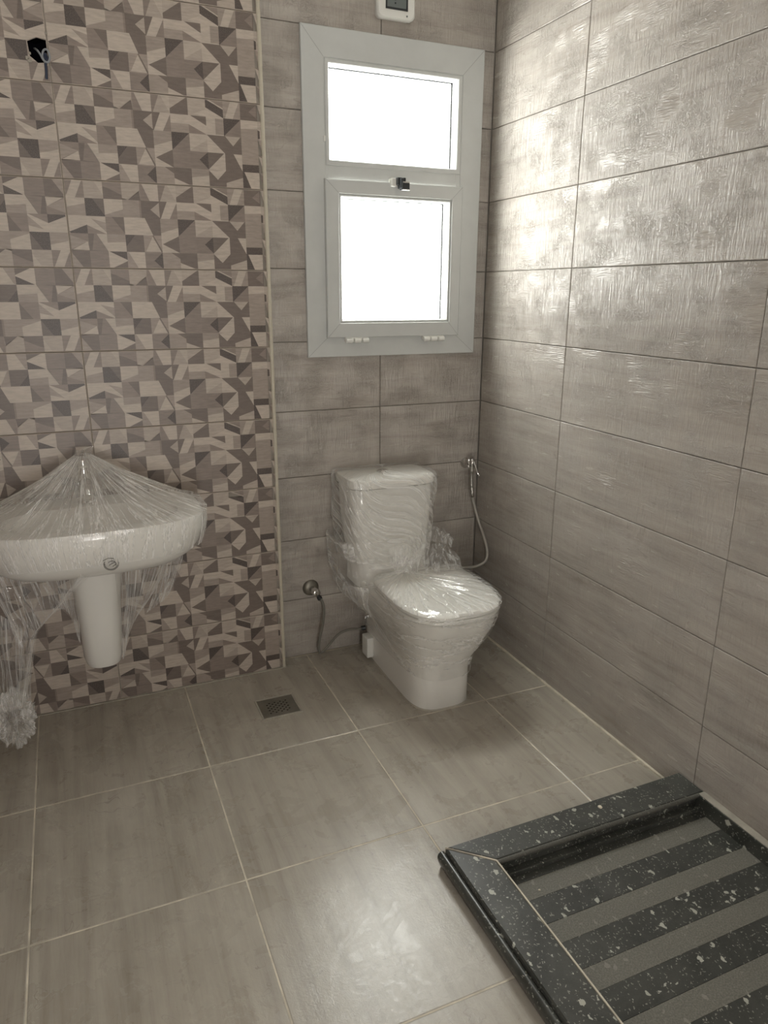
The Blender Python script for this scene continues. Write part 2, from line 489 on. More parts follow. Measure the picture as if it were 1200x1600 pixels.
def cliprect(P, r):
    r = ccw(r)
    for i in range(4):
        if not P: return []
        P = clip(P, r[i], r[(i + 1) % 4], True)
    return P

# ------------------------------------------------------------------ room shell
XL, YB, ZC, YN = -2.62, -0.085, 3.3, -4.25          # left wall, mosaic face, ceiling, near wall
XM = -1.062                                          # right end of the proud mosaic wall
WIN = rect(-.845, -.115, 1.475, 2.655)               # opening behind the window frame
TH = .010                                            # tile thickness
H, TW = .3, .9036
HOLE = [(-1.862, 2.512), (-1.853, 2.524), (-1.832, 2.521), (-1.812, 2.530), (-1.802, 2.528), (-1.800, 2.462), (-1.806, 2.448), (-1.835, 2.444), (-1.858, 2.462)]

def slab_xz(y0, y1, polys, holes):
    """wall slab between y0 (room side) and y1 made of polygons in XZ with hole reveals"""
    V, F = [], []
    for P in polys:
        b = len(V); n = len(P)
        V += [(x, y0, z) for x, z in P]; F.append(tuple(b + i for i in range(n)))
        b = len(V); V += [(x, y1, z) for x, z in P]; F.append(tuple(b + n - 1 - i for i in range(n)))
    for hl, yy in holes:
        hl = ccw(hl); n = len(hl); b = len(V)
        V += [(x, y0, z) for x, z in hl] + [(x, yy, z) for x, z in hl]
        for i in range(n):
            j = (i + 1) % n; F.append((b + j, b + i, b + n + i, b + n + j))
    return V, F

# window wall core with its opening, then every tile as its own piece
V, F = slab_xz(0, .05, subtract([rect(XL - .2, 0.3, -.12, ZC + .1)], WIN), [(WIN, .05)])
wall_back = tag(mk('wall_back', V, F, M['wgrout']), kind='structure', label='tiled wall with the window, grey beige stone look tiles')

CT = .0022   # visual chamfer
def slab_tile(name, parent, polys, plane, face, off_u=0., mat=None, tones=None, jitter=True, edge_rect=None, cut=None):
    """thin tile: polygons in the tile plane raised TH above `face`, with chamfered rim along edge_rect"""
    d = TH + (random.uniform(-.0006, .0006) if jitter else 0)
    V, F, T, U = [], [], [], []
    r = edge_rect
    def put(u, v, h):
        if plane == 'back': V.append((u, face - h, v))
        elif plane == 'right': V.append((face - h, -u, v))     # u = distance from the corner
        else: V.append((u, v, face + h))
        U.append(((u + off_u) * S, v * S))
    rect_in = rect(r[0] + CT, r[1] - CT, r[2] + CT, r[3] - CT)
    for i, P in enumerate(polys):
        Q = cliprect(ccw(P), rect_in)
        if not Q: continue
        b = len(V)
        for u, v in Q: put(u, v, d)
        F.append(tuple(b + k for k in range(len(Q)))); T.append(tones[i] if tones else (1, 1, 1))
    o0 = [(r[0], r[2]), (r[1], r[2]), (r[1], r[3]), (r[0], r[3])]
    for k in range(4):
        j = (k + 1) % 4
        segs = [(0., 1.)]
        if cut:                       # leave the rim out where the tile is cut away
            a_, b_ = o0[k], o0[j]; ax_ = 0 if k in (0, 2) else 1
            oth = a_[1 - ax_]; lo, hi = cut[2 * (1 - ax_)], cut[2 * (1 - ax_) + 1]
            if lo < oth < hi:
                t0 = (cut[2 * ax_] - a_[ax_]) / (b_[ax_] - a_[ax_]); t1 = (cut[2 * ax_ + 1] - a_[ax_]) / (b_[ax_] - a_[ax_])
                t0, t1 = sorted((t0, t1))
                segs = [(x, y) for x, y in ((0., min(1., t0)), (max(0., t1), 1.)) if y - x > 1e-4]
        for s0, s1 in segs:
            b = len(V)
            L = lambda p, q, t_: (p[0] + (q[0] - p[0]) * t_, p[1] + (q[1] - p[1]) * t_)
            for t_ in (s0, s1):
                put(*L(rect_in[k], rect_in[j], t_), d); put(*L(o0[k], o0[j], t_), d - (CT * .8 if plane != 'floor' else .0008)); put(*L(o0[k], o0[j], t_), 0)
            F += [(b + 3, b, b + 1, b + 4), (b + 4, b + 1, b + 2, b + 5)]
            T += [tones[0] if tones else (1, 1, 1)] * 2
    if plane == 'right': F = [f[::-1] for f in F]
    # origin at the tile centre
    cu, cv = (r[0] + r[1]) / 2, (r[2] + r[3]) / 2
    at = (cu, face, cv) if plane == 'back' else (face, -cu, cv) if plane == 'right' else (cu, cv, face)
    return mk(name, V, F, mat or M['wall'], parent, at=at, uv=U, tones=T if tones else None)

G = .0012
xs = [XM + .004, -.545, -.0115]
for k in range(11):
    z0, z1 = k * H + G, (k + 1) * H - G
    for i in range(2):
        r = (xs[i] + G, xs[i + 1] - G, max(z0, .004), z1)
        polys = subtract([rect(*r)], WIN)
        slab_tile('wall_tile', wall_back, polys, 'back', 0, edge_rect=r, cut=(-.845, -.115, 1.475, 2.655))

# right wall
V, F = box(0, .25, YN - .2, .001, -.12, ZC + .1)
wall_right = tag(mk('wall_right', V, F, M['wgrout']), kind='structure', label='long shiny tiled wall on the right')
us = [TH + .001, .6554, .6554 + TW, .6554 + 2 * TW, .6554 + 3 * TW, -YN]
for k in range(11):
    for i in range(5):
        r = (us[i] + G, us[i + 1] - G, max(k * H + G, .004), (k + 1) * H - G)
        slab_tile('wall_tile', wall_right, [rect(*r)], 'right', 0, edge_rect=r)

# mosaic feature wall, standing proud of the window wall
V, F = slab_xz(YB + TH, .0, subtract([rect(XL, XM - .006, -.02, ZC)], HOLE), [(HOLE, -.004)])
V2, F2 = box(XM - .0075, XM - .006, YB + TH, 0, 0, ZC)
V, F = merge((V, F), (V2, F2))
wall_feature = tag(mk('wall_mosaic', V, F, M['mgrout']), kind='structure', label='brown geometric mosaic wall behind the basin')
# face of the return beside the window wall
V, F = box(XM - .0058, XM + .002, YB + .004, -.0005, 0, ZC, .001)
tag(mk('trim_2', V, F, M['wall'], uv=[(y, z * S) for x, y, z in V]), kind='structure', label='narrow return beside the mosaic')
V, F = tube([(XM - .007, YB + .004, 0), (XM - .007, YB + .004, ZC)], .0088, 12)
tag(mk('trim_1', V, F, M['trim'], smooth=True), kind='structure', label='cream quarter round edge trim at the mosaic corner')

TONE = {'L': (.46, .398, .340), 'l': (.395, .338, .288), 'M': (.312, .262, .224), 'm': (.235, .192, .165),
        'D': (.158, .125, .107), 'K': (.078, .060, .052)}
sq = [(0, 0), (1, 0), (1, 1), (0, 1)]
C = {}   # (col,row) -> base tone, [(tone, polygon)]; v grows downward
def cell(c, r, base, *ps): C[(c, r)] = (base, ps)
cell(0, 0, 'L', ('m', [(0, 0), (.45, 0), (.12, .8), (0, 1)]), ('m', [(.95, 0), (1, 0), (1, 1), (.52, 1)]))
cell(1, 0, 'l', ('L', [(.55, 0), (1, 0), (1, .8)]))
cell(2, 0, 'm', ('D', [(0, .3), (.35, .42), (1, .75), (1, 1), (0, 1)]))
cell(3, 0, 'M', ('l', [(0, 0), (1, 0), (.95, .45), (.3, 1), (0, .9)]), ('D', [(.3, 1), (.95, .5), (1, 1)]))
cell(4, 0, 'L', ('m', [(0, 0), (.1, 0), (.5, 1), (0, 1)]))
cell(5, 0, 'l', ('m', [(0, 0), (.45, 0), (.08, 1), (0, 1)]), ('L', [(.5, 0), (1, .02), (1, 1)]))
cell(6, 0, 'l', ('D', [(1, 0), (1, 1), (0, 1), (0, .72)]))
cell(7, 0, 'l', ('L', [(1, .6), (1, 1), (.3, .9)]))
cell(8, 0, 'm', ('L', [(0, 0), (.12, 0), (1, .45), (1, .52)]), ('K', [(0, .02), (1, .52), (1, 1), (0, .48)]), ('L', [(0, .48), (1, 1), (0, 1)]))
cell(9, 0, 'M', ('L', [(.45, 0), (.95, 0), (.55, 1), (.1, 1)]))
cell(10, 0, 'D', ('m', [(.95, .1), (.5, .5), (.95, .85)]))
cell(0, 1, 'L', ('M', [(0, .55), (1, .3), (1, 1), (0, 1)]))
cell(1, 1, 'K', ('D', [(.4, 0), (1, 0), (1, .95)]))
cell(2, 1, 'L', ('M', [(0, .9), (1, .55), (1, 1), (0, 1)]))
cell(3, 1, 'm', ('M', [(0, 0), (.9, 0), (.9, 1), (0, 1)]))
cell(4, 1, 'D', ('l', [(.5, .5), (1, .08), (1, .95)]))
cell(5, 1, 'L', ('D', [(0, 0), (.45, 0), (.05, 1), (0, 1)]), ('m', [(1, .05), (1, 1), (.55, 1)]))
cell(6, 1, 'L', ('M', [(0, .5), (1, .5), (1, 1), (0, 1)]))
cell(7, 1, 'L', ('D', [(.12, 0), (1, 0), (1, .5)]), ('m', [(0, .5), (1, 1), (0, 1)]))
cell(8, 1, 'L', ('M', [(.52, .05), (1, .05), (1, .95), (.52, .95)]))
cell(9, 1, 'm', ('K', [(0, 0), (1, 0), (0, 1)]))
cell(10, 1, 'L', ('M', [(0, .5), (1, .45), (1, 1), (0, 1)]))
cell(11, 1, 'l', ('K', [(0, .5), (.12, .55), (.12, 1), (0, 1)]))
cell(0, 2, 'L', ('K', [(.05, .92), (1, .5), (1, 1), (.1, 1)]))
cell(1, 2, 'L', ('M', [(.25, .15), (1, .35), (1, .9)]), ('m', [(0, .52), (1, 1), (0, 1)]))
cell(2, 2, 'D', ('m', [(0, 0), (.35, 0), (1, .95), (1, 1), (0, 1)]))
cell(3, 2, 'L')
cell(4, 2, 'D', ('L', [(0, 0), (.15, 0), (.55, 1), (0, 1)]))
cell(5, 2, 'M', ('L', [(0, .85), (1, .5), (1, 1), (0, 1)]))
cell(6, 2, 'm', ('K', [(0, 0), (1, 0), (0, 1)]))
cell(7, 2, 'L', ('l', [(0, .95), (1, .3), (1, 1), (0, 1)]))
cell(8, 2, 'D', ('L', [(0, 0), (1, 1), (0, 1)]))
cell(9, 2, 'D', ('l', [(.05, 0), (.95, 0), (.5, .55)]))
cell(10, 2, 'M')
cell(0, 3, 'm', ('M', [(0, .1), (.95, .45), (0, .95)]), ('L', [(.1, .95), (.95, .45), (1, .95)]))
cell(1, 3, 'D', ('L', [(.45, 0), (1, 0), (1, 1)]), ('m', [(.15, .95), (.32, 0), (.45, 0), (.98, 1)]))
cell(2, 3, 'M', ('L', [(0, .5), (1, .42), (1, 1), (0, 1)]))
cell(3, 3, 'D', ('K', [(0, 0), (.55, 0), (0, .7)]))
cell(4, 3, 'M', ('L', [(.5, .08), (.95, .95), (.08, .95)]), ('D', [(.5, 0), (.56, 0), (1, .9), (1, 1), (.95, 1)]))
cell(5, 3, 'L', ('D', [(.05, .5), (1, 0), (1, 1)]))
cell(6, 3, 'm')
cell(7, 3, 'm', ('K', [(.5, .45), (1, 0), (1, .98)]))
cell(8, 3, 'L', ('D', [(0, 0), (.95, 0), (0, .98)]))
cell(9, 3, 'D', ('L', [(.5, 0), (1, 0), (1, .98)]))
cell(10, 3, 'M', ('K', [(0, .55), (1, .55), (1, 1), (0, 1)]))
cell(0, 4, 'D', ('M', [(0, .05), (.62, 1), (0, 1)]))
cell(1, 4, 'm')
cell(2, 4, 'L', ('K', [(.05, 0), (1, 0), (1, .48)]), ('D', [(.1, 1), (1, .55), (1, 1)]))
cell(3, 4, 'L', ('M', [(0, 0), (.12, .05), (.6, 1), (0, 1)]))
cell(4, 4, 'm', ('K', [(.5, .5), (1, 0), (1, 1)]))
cell(5, 4, 'M', ('D', [(.5, 0), (1, 0), (1, .35)]))
cell(6, 4, 'D', ('L', [(0, .6), (.98, 1), (0, 1)]))
cell(7, 4, 'L', ('M', [(0, 0), (1, 0), (1, .35), (0, .5)]))
cell(8, 4, 'D', ('L', [(0, .02), (1, 0), (.5, .55)]))
cell(9, 4, 'D', ('l', [(0, .7), (1, .35), (1, 1), (0, 1)]))
cell(10, 4, 'L', ('K', [(0, 0), (.1, 0), (.5, 1), (0, 1)]))
for rr in range(5):
    for cc in range(11, 14):
        if (cc, rr) not in C:
            cell(cc, rr, 'LMlDm'[(cc * 3 + rr * 2) % 5], (('mLDML'[(cc + rr) % 5]), [(0, 0), (1, .2 * rr), (.3, 1)]))

CW, CH = TW / 14, H / 5
def mosaic_cells(x0, z0, flip):
    polys, tones = [], []
    rg = random.Random(3)
    for (c, r), (base, ps) in sorted(C.items()):
        jit = rg.uniform(.96, 1.04)
        layers = [(base, sq)] + [(t_, p) for t_, p in ps]
        done = []
        # later layers cut earlier ones so that faces never coincide
        for li, (t_, p) in enumerate(layers):
            pieces = [p]
            for _, q in layers[li + 1:]: pieces = subtract(pieces, q)
            done += [(t_, q) for q in pieces]
        for t_, q in done:
            pts = []
            for u, v in q:
                X, Z = (c + u) * CW, H - (r + v) * CH
                if flip: X, Z = TW - X, H - Z
                pts.append((x0 + X, z0 + Z))
            polys.append(pts); tones.append(tuple(k * jit * 1.0 for k in TONE[t_]))
    return polys, tones

XJ = -1.800
for k in range(-1, 11):
    z0 = k * H - .012 + H * 0
    for side in range(2):
        x0 = XJ if side == 0 else XJ - TW
        xr = XM - .012 if side == 0 else XJ - G
        xl = XJ + G if side == 0 else max(XL, XJ - TW)
        r = (xl, xr, max(z0 + G, .003), z0 + H - G)
        if r[3] - r[2] < .01: continue
        polys, tones = mosaic_cells(x0, z0, side == 1)
        pp, tt = [], []
        for P, t_ in zip(polys, tones):
            P = cliprect(ccw(P), rect(*r))
            if not P: continue
            near = k == 8 and side == 1
            for q in (subtract([P], HOLE) if near else [P]):
                pp.append(q); tt.append(t_)
        slab_tile('mosaic_tile', wall_feature, pp, 'back', YB + TH, mat=M['mosaic'], tones=tt, edge_rect=r)

# unseen sides of the room that close it for the light
DOOR = rect(-2.55, -1.65, .0, 2.4)
def near_wall():
    V, F = slab_xz(YN, YN - .2, subtract([rect(XL - .2, .0, -.12, ZC + .1)], DOOR), [(DOOR, YN - .2)])
    return V, [f[::-1] for f in F]
tag(mk('wall_front', *near_wall(), M['plaster']), kind='structure', label='wall behind the camera with the door')
tag(mk('added_door_1', *box(-2.55, -1.95, YN - .08, YN - .03, -.003, 2.4), plain('brown_door_paint', (.12, .07, .045), .5)), kind='structure', label='unseen brown door panel added to narrow the light from the doorway')  # unseen panel, its width set to limit the fill from the doorway
tag(mk('wall_left', *box(XL - .2, XL, YN, .0, -.12, ZC + .1), M['plaster']), kind='structure', label='plain wall left of the basin, out of view')
tag(mk('added_door_2', *box(XL - .01, XL + .03, -1.75, -.55, -.003, 2.4), plain('dark_brown_wood', (.13, .065, .04), .45)), kind='structure', label='unseen brown wooden door added left of the basin to cut bounce light')  # added out of view to darken the lower left by cutting bounce
tag(mk('ceiling', *box(XL - .2, .25, YN - .2, .05, ZC, ZC + .15), M['ceilpaint']), kind='structure', label='plain plaster ceiling')

# ------------------------------------------------------------------ floor
TRX, TRY = -.957, -1.492
floor = tag(mk('floor', *box(XL - .2, .25, YN - .2, .05, -.12, -.0009), M['fgrout']), kind='structure', label='beige tiled floor with cream joints')
gx, gy, fs = -2.1298, -.7091, .5974
DR = (-1.270, -1.106, -.487, -.334)
TH_, TH = TH, .0035
gw = .0048
for i in range(-1, 4):
    for j in range(-6, 1):
        x0, x1 = gx + i * fs + gw / 2, gx + (i + 1) * fs - gw / 2
        y0, y1 = gy + j * fs + gw / 2, gy + (j + 1) * fs - gw / 2
        x0 = max(x0, XL + .001)
        x1 = min(x1, -TH_ - .007)
        y1 = -.014 if j == 0 else min(y1, -.014)
        y0 = max(y0, YN)
        if x1 - x0 < .02 or y1 - y0 < .02: continue
        polys = [rect(x0, x1, y0, y1)]
        polys = subtract(polys, rect(XL - 1, XM + .006, YB - .005, 1)) if y1 > YB else polys
        polys = subtract(polys, rect(TRX, 1, -2.72, TRY))
        polys = subtract(polys, rect(*DR))
        if not polys: continue
        for kx in range(1):
            slab_tile('floor_tile', floor, polys, 'floor', -.0035, edge_rect=(x0, x1, y0, y1), mat=M['floor'], jitter=False)
TH = TH_
tag(mk('floor_joint', *box(-TH - .010, -TH + .001, -1.49, -.012, -.004, .006, .002), M['fgrout'], floor), label='cream grout bead along the right wall')
tag(mk('floor_joint', *box(XL, XM + .004, YB - .0085, YB + .002, -.004, .003, .001), M['dust'], floor), label='grout line below the mosaic')

# ------------------------------------------------------------------ window
win = empty('window_1', (-.48, -.01, 1.433), 'white aluminium two part window in the tiled wall', None, kind='structure')
WX0, WX1, WZ0, WZ1 = -.8915, -.0695, 1.4335, 2.699
def frame_ring(x0, x1, z0, z1, ix0, ix1, iz0, iz1, yf, yb, bev=.002):
    """mitred rectangular frame: outer rect, inner rect, front and rear planes"""
    O = [(x0, z0), (x1, z0), (x1, z1), (x0, z1)]; I = [(ix0, iz0), (ix1, iz0), (ix1, iz1), (ix0, iz1)]
    V, F = [], []
    s = [(1, 1), (-1, 1), (-1, -1), (1, -1)]
    loops = [[(x, yb, z) for x, z in O],
             [(x, yf + bev, z) for x, z in O],
             [(x + a * bev, yf, z + b * bev) for (x, z), (a, b) in zip(O, s)],
             [(x - a * bev, yf, z - b * bev) for (x, z), (a, b) in zip(I, s)],
             [(x, yf + bev, z) for x, z in I],
             [(x, yb, z) for x, z in I]]
    for l in loops: V += l
    for i in range(6):
        for k in range(4):
            a, b = i * 4 + k, i * 4 + (k + 1) % 4
            j = ((i + 1) % 6) * 4
            F.append((a, b, j + (k + 1) % 4, j + k))
    return V, F
# broad outer casing, lapping over the tiles; inner edge steps back to the panes
mk('casing', *frame_ring(WX0, WX1, WZ0, WZ1, -.798, -.172, 1.519, 2.592, -.026, -TH - .0005), M['alu'], win)
mk('inner_frame', *frame_ring(-.800, -.170, 1.517, 2.594, -.781, -.192, 1.537, 2.577, -.0235, .045), M['alu'], win)
mk('transom', *box(-.7975, -.173, -.0225, .045, 2.150, 2.206, .002), M['alu'], win)
tb = mk('glazing_bead', *frame_ring(-.796, -.174, 2.204, 2.590, -.779, -.194, 2.226, 2.573, -.0285, .03, .003), M['alu'], win)
mk('gasket', *frame_ring(-.781, -.192, 2.224, 2.576, -.776, -.199, 2.229, 2.569, .028, .034, .0005), M['gasket'], win)
p1 = mk('upper_pane', *box(-.777, -.198, .029, .033, 2.228, 2.570), M['glass'], win)
# lower opening sash
sash = mk('sash', *frame_ring(-.8065, -.166, 1.5165, 2.1525, -.747, -.219, 1.579, 2.097, -.046, -.0265, .003), M['alu'], win)
mk('glazing_bead', *frame_ring(-.7465, -.2195, 1.5795, 2.0965, -.7365, -.229, 1.590, 2.086, -.042, .02, .003), M['alu'], sash)
mk('gasket', *frame_ring(-.738, -.2275, 1.588, 2.088, -.733, -.2335, 1.593, 2.083, .018, .024, .0005), M['gasket'], sash)
mk('lower_pane', *box(-.734, -.232, .019, .023, 1.592, 2.084), M['glass'], sash)
# mitre lines of sash and casing
def strip_xz(pts, w_, y):
    (x0, z0), (x1, z1) = pts; d = Vector((x1 - x0, z1 - z0)).normalized(); n = Vector((-d.y, d.x)) * w_ / 2
    V = [(x0 + n.x, y, z0 + n.y), (x0 - n.x, y, z0 - n.y), (x1 - n.x, y, z1 - n.y), (x1 + n.x, y, z1 + n.y)]
    V += [(x, y + .0006, z) for x, _, z in V]
    return V, [(0, 1, 2, 3), (7, 6, 5, 4), (0, 4, 5, 1), (1, 5, 6, 2), (2, 6, 7, 3), (3, 7, 4, 0)]
parts = [strip_xz(p, .0018, -.0463) for p in (((-.8045, 1.5185), (-.749, 1.577)), ((-.168, 1.5185), (-.221, 1.577)),
                                                ((-.168, 2.1505), (-.221, 2.099)), ((-.8045, 2.1505), (-.749, 2.099)))]
mk('mitre_joint', *merge(*parts), M['joint'], sash)
parts = [strip_xz(p, .0018, -.0263) for p in (((WX0 + .003, WZ0 + .003), (-.80, 1.517)), ((WX1 - .003, WZ0 + .003), (-.171, 1.517)),
                                                ((WX1 - .003, WZ1 - .003), (-.171, 2.594)), ((WX0 + .003, WZ1 - .003), (-.80, 2.594)))]
mk('mitre_joint', *merge(*parts), M['joint'], win)
# latch on the transom
lt = mk('latch_keeper', *box(-.516, -.494, -.062, -.0225, 2.135, 2.168, .003), M['wplastic'], win)
mk('latch', *merge(box(-.497, -.458, -.078, -.044, 2.140, 2.170, .004), box(-.486, -.452, -.104, -.074, 2.118, 2.150, .004),
                   box(-.489, -.475, -.098, -.06, 2.125, 2.165, .004)), M['blackplastic'], win)
mk('latch_cap', *merge(box(-.484, -.454, -.107, -.102, 2.145, 2.151, .001), box(-.484, -.454, -.107, -.102, 2.117, 2.122, .001)), M['chrome'], win)
for xa, xb in ((-.729, -.614), (-.352, -.238)):
    w3 = (xb - xa) / 3
    hg = mk('hinge', *merge(*[lathe((xa + i * w3 + .002, -.050, 1.503), (1, 0, 0), [(.004, 0), (.0105, .003), (.0105, w3 - .008), (.004, w3 - .005)], 12) for i in range(3)],
                            box(xa + .004, xb - .004, -.046, -.026, 1.500, 1.517, .001)), M['wplastic'], win, smooth=True)
mk('cement_chip', *box(-.805, -.797, -.032, -.0255, 2.29, 2.312, .002), M['wplastic'], win)

# ------------------------------------------------------------------ outlet above the window
sw = empty('wall_switch', (-.497, -TH, 2.755), 'white rounded switch box with grey centre above the window', 'switch')
def rr(x0, x1, z0, z1, r, y, n=6):
    out = []
    for cx, cz, a0 in ((x1 - r, z1 - r, 0), (x0 + r, z1 - r, pi / 2), (x0 + r, z0 + r, pi), (x1 - r, z0 + r, 1.5 * pi)):
        for k in range(n + 1):
            a = a0 + pi / 2 * k / n; out.append((cx + r * cos(a), y, cz + r * sin(a)))
    return out
SX0, SX1, SZ0, SZ1 = -.580, -.414, 2.750, 2.925
V, F = loft([rr(SX0 + .006, SX1 - .006, SZ0 + .006, SZ1 - .006, .02, -TH), rr(SX0 + .006, SX1 - .006, SZ0 + .006, SZ1 - .006, .02, -TH - .02),
             rr(SX0, SX1, SZ0, SZ1, .024, -TH - .024), rr(SX0, SX1, SZ0, SZ1, .024, -TH - .036), rr(SX0 + .006, SX1 - .006, SZ0 + .006, SZ1 - .006, .02, -TH - .044)], False, True)
mk('cover_plate', V, F, M['wplastic'], sw, smooth=True)
yy = -TH - .0445
mk('rocker_rim', *frame_ring(-.545, -.449, 2.782, 2.90, -.539, -.456, 2.789, 2.893, yy - .004, yy + .01, .001), M['blackplastic'], sw)
rk = mk('rocker', *box(-.540, -.455, yy - .002, yy + .003, 2.788, 2.894, .002), M['greyplastic'], sw)
mk('rocker_mark', *merge(box(-.507, -.501, yy - .0035, yy - .001, 2.801, 2.807, .001), box(-.506, -.502, yy - .0035, yy - .001, 2.813, 2.816, .001),
                         box(-.507, -.501, yy - .0035, yy - .001, 2.822, 2.86, .001)), M['blackplastic'], rk)
mk('cover_screw', *lathe((-.452, yy - .0005, 2.765), (0, -1, 0), [(.0035, 0), (.003, .0015)], 12), M['greyplastic'], sw)

# ------------------------------------------------------------------ cable hole
cb = empty('power_cable', (-1.83, YB, 2.46), 'grey looped cable hanging out of the black wall hole', 'cable')
P = smoothline([(-1.842, -.03, 2.500), (-1.836, -.09, 2.482), (-1.827, -.125, 2.462), (-1.818, -.135, 2.442), (-1.805, -.135, 2.437), (-1.798, -.13, 2.455),
                (-1.803, -.125, 2.476), (-1.815, -.12, 2.474), (-1.820, -.12, 2.455), (-1.814, -.122, 2.438)], 6)
mk('cable_sheath', *tube(P, .0034, 8), M['cable'], cb, smooth=True)
mk('wire', *tube(smoothline([(-1.812, -.123, 2.444), (-1.806, -.12, 2.452), (-1.811, -.118, 2.465), (-1.812, -.117, 2.45), (-1.813, -.115, 2.42), (-1.815, -.11, 2.392)], 5), .0046, 8), M['bluecable'], cb, smooth=True)
V, F = slab_xz(YB + TH + .002, -.008, [], [([(x * .985 + -1.83 * .015, z * .985 + 2.487 * .015) for x, z in HOLE], -.008)])
b_ = len(V); V += [(x, -.008, z) for x, z in ccw(HOLE)]; F.append(tuple(b_ + i for i in range(len(HOLE))))
jb = mk('hole_shade_lining', V, F, M['black'], wall_feature)  # lining that holds the hole's shade in its colour
tag(jb, label='black lining painted as the shade inside the broken mosaic hole')
ch = []
for x, z, s_ in ((-1.866, 2.455, .006), (-1.861, 2.449, .007), (-1.858, 2.47, .004), (-1.80, 2.535, .004)):
    ch.append(box(x - s_, x + s_, YB - .004, YB + .001, z - s_, z + s_, .002))
tag(mk('tile_chip', *merge(*ch), M['dust'], wall_feature), kind='stuff')

# ------------------------------------------------------------------ floor drain
dr = empty('floor_drain', (-1.188, -.41, 0), 'square steel floor drain grate in the tiles beside the toilet', 'drain')
dx0, dx1, dy0, dy1 = DR[0] + .004, DR[1] - .004, DR[2] + .004, DR[3] - .004
N = 9; hx0, hx1, hy0, hy1 = dx0 + .030, dx1 - .030, dy0 + .026, dy1 - .030
polys = [rect(dx0, dx1, dy0, dy1)]
base_cells = []
def grate():
    V, F = [], []
    px, py = (hx1 - hx0) / 8, (hy1 - hy0) / 8
    def quad(P, z):
        b = len(V); V.extend([(x, y, z) for x, y in P]); F.append(tuple(b + k for k in range(len(P))))
    for q in (rect(dx0, dx1, dy0, hy0), rect(dx0, dx1, hy1, dy1), rect(dx0, hx0, hy0, hy1), rect(hx1, dx1, hy0, hy1)): quad(q, .0022)
    for i in range(8):
        for j in range(8):
            x0, y0 = hx0 + i * px, hy0 + j * py
            if (i + j) % 2: quad(rect(x0, x0 + px, y0, y0 + py), .0022)
            else:
                cx, cy = x0 + px / 2, y0 + py / 2; m_ = 8
                ring = [(cx + px * .40 * cos(2 * pi * (k + .5) / m_), cy + py * .40 * sin(2 * pi * (k + .5) / m_)) for k in range(m_)]
                sqr = []
                for k in range(m_):
                    a = 2 * pi * (k + .5) / m_; t_ = max(abs(cos(a)), abs(sin(a)))
                    sqr.append((cx + px / 2 * cos(a) / t_, cy + py / 2 * sin(a) / t_))
                b = len(V)
                V.extend([(x, y, .0022) for x, y in sqr] + [(x, y, .0022) for x, y in ring] + [(x, y, .0003) for x, y in ring])
                cor = [(x0 + px, y0 + py), (x0, y0 + py), (x0, y0), (x0 + px, y0)]
                cb_ = len(V); V.extend([(x, y, .0022) for x, y in cor])
                for k in range(m_):
                    l = (k + 1) % m_
                    F.append((b + k, b + l, b + m_ + l, b + m_ + k)); F.append((b + m_ + k, b + m_ + l, b + 2 * m_ + l, b + 2 * m_ + k))
                for q, k in enumerate((0, 2, 4, 6)): F.append((cb_ + q, b + (k + 1) % 8, b + k))
    return V, F
mk('grate', *grate(), M['steel'], dr)
mk('drain_shade', *box(dx0, dx1, dy0, dy1, -.03, .0002), M['black'], dr)  # solid block coloured black for the dark depth under the grate
mk('drain_frame', *[(V_, F_) for V_, F_ in [(lambda a: ([(x, z, y) for x, y, z in a[0]], a[1]))(frame_ring(DR[0] - .003, DR[1] + .003, DR[2] - .003, DR[3] + .003, dx0 - .0005, dx1 + .0005, dy0 - .0005, dy1 + .0005, .0030, -.004, .001))]][0], M['dust'], dr)

# ------------------------------------------------------------------ shower tray
ty = 0
tray = empty('shower_tray', (-.48, -2.1, 0), 'black speckled granite shower tray with grey stripes in the corner', 'shower tray')
ZT, ZF = .073, .014
def prism(P, z0, z1, bev=.0025):
    P = ccw(P); n = len(P)
    cx = sum(p[0] for p in P) / n; cy = sum(p[1] for p in P) / n
    def ins(d):
        out = []
        for i in range(n):
            a, b, c = Vector(P[i - 1]), Vector(P[i]), Vector(P[(i + 1) % n])
            e1 = (b - a).normalized(); e2 = (c - b).normalized()
            n1 = Vector((-e1.y, e1.x)); n2 = Vector((-e2.y, e2.x)); m_ = (n1 + n2) / (1 + n1.dot(n2))
            out.append(b + m_ * d)
        return out
    L = [[(x, y, z0) for x, y in P], [(x, y, z1 - bev) for x, y in P], [(p.x, p.y, z1) for p in ins(bev)]]
    V, F = [], []
    for l in L: V += l
    for i in range(2):
        for k in range(n):
            j = (k + 1) % n; F.append((i * n + k, i * n + j, (i + 1) * n + j, (i + 1) * n + k))
    F += [tuple(range(n - 1, -1, -1)), tuple(2 * n + k for k in range(n))]
    return V, F
YE = -2.70
m = .0016
far_slab = [(-.950, -1.495), (-.012, -1.495), (-.012, -1.608), (-.834, -1.600)]
left_slab = [(-.954, -1.499), (-.838, -1.603), (-.838, YE + .1), (-.954, YE)]
cf = mk('curb_slab', *prism(far_slab, .046, ZT, .004), M['polished'], tray)
cl = mk('curb_slab', *prism(left_slab, .046, ZT, .004), M['polished'], tray)
mk('curb_slab', *prism([(-.838, YE + .1), (-.03, YE + .1), (-.03, YE), (-.954, YE)], .046, ZT, .004), M['polished'], tray)
mk('joint_filler', *merge(prism([(-.9535, -1.494), (-.951, -1.496), (-.833, -1.601), (-.8375, -1.604)], .05, ZT + .0003, .0005),
                          prism([(-.8378, -1.602), (-.833, -1.602), (-.833, YE + .1), (-.8378, YE + .1)], .05, ZT + .0003, .0005)), M['fgrout'], tray)
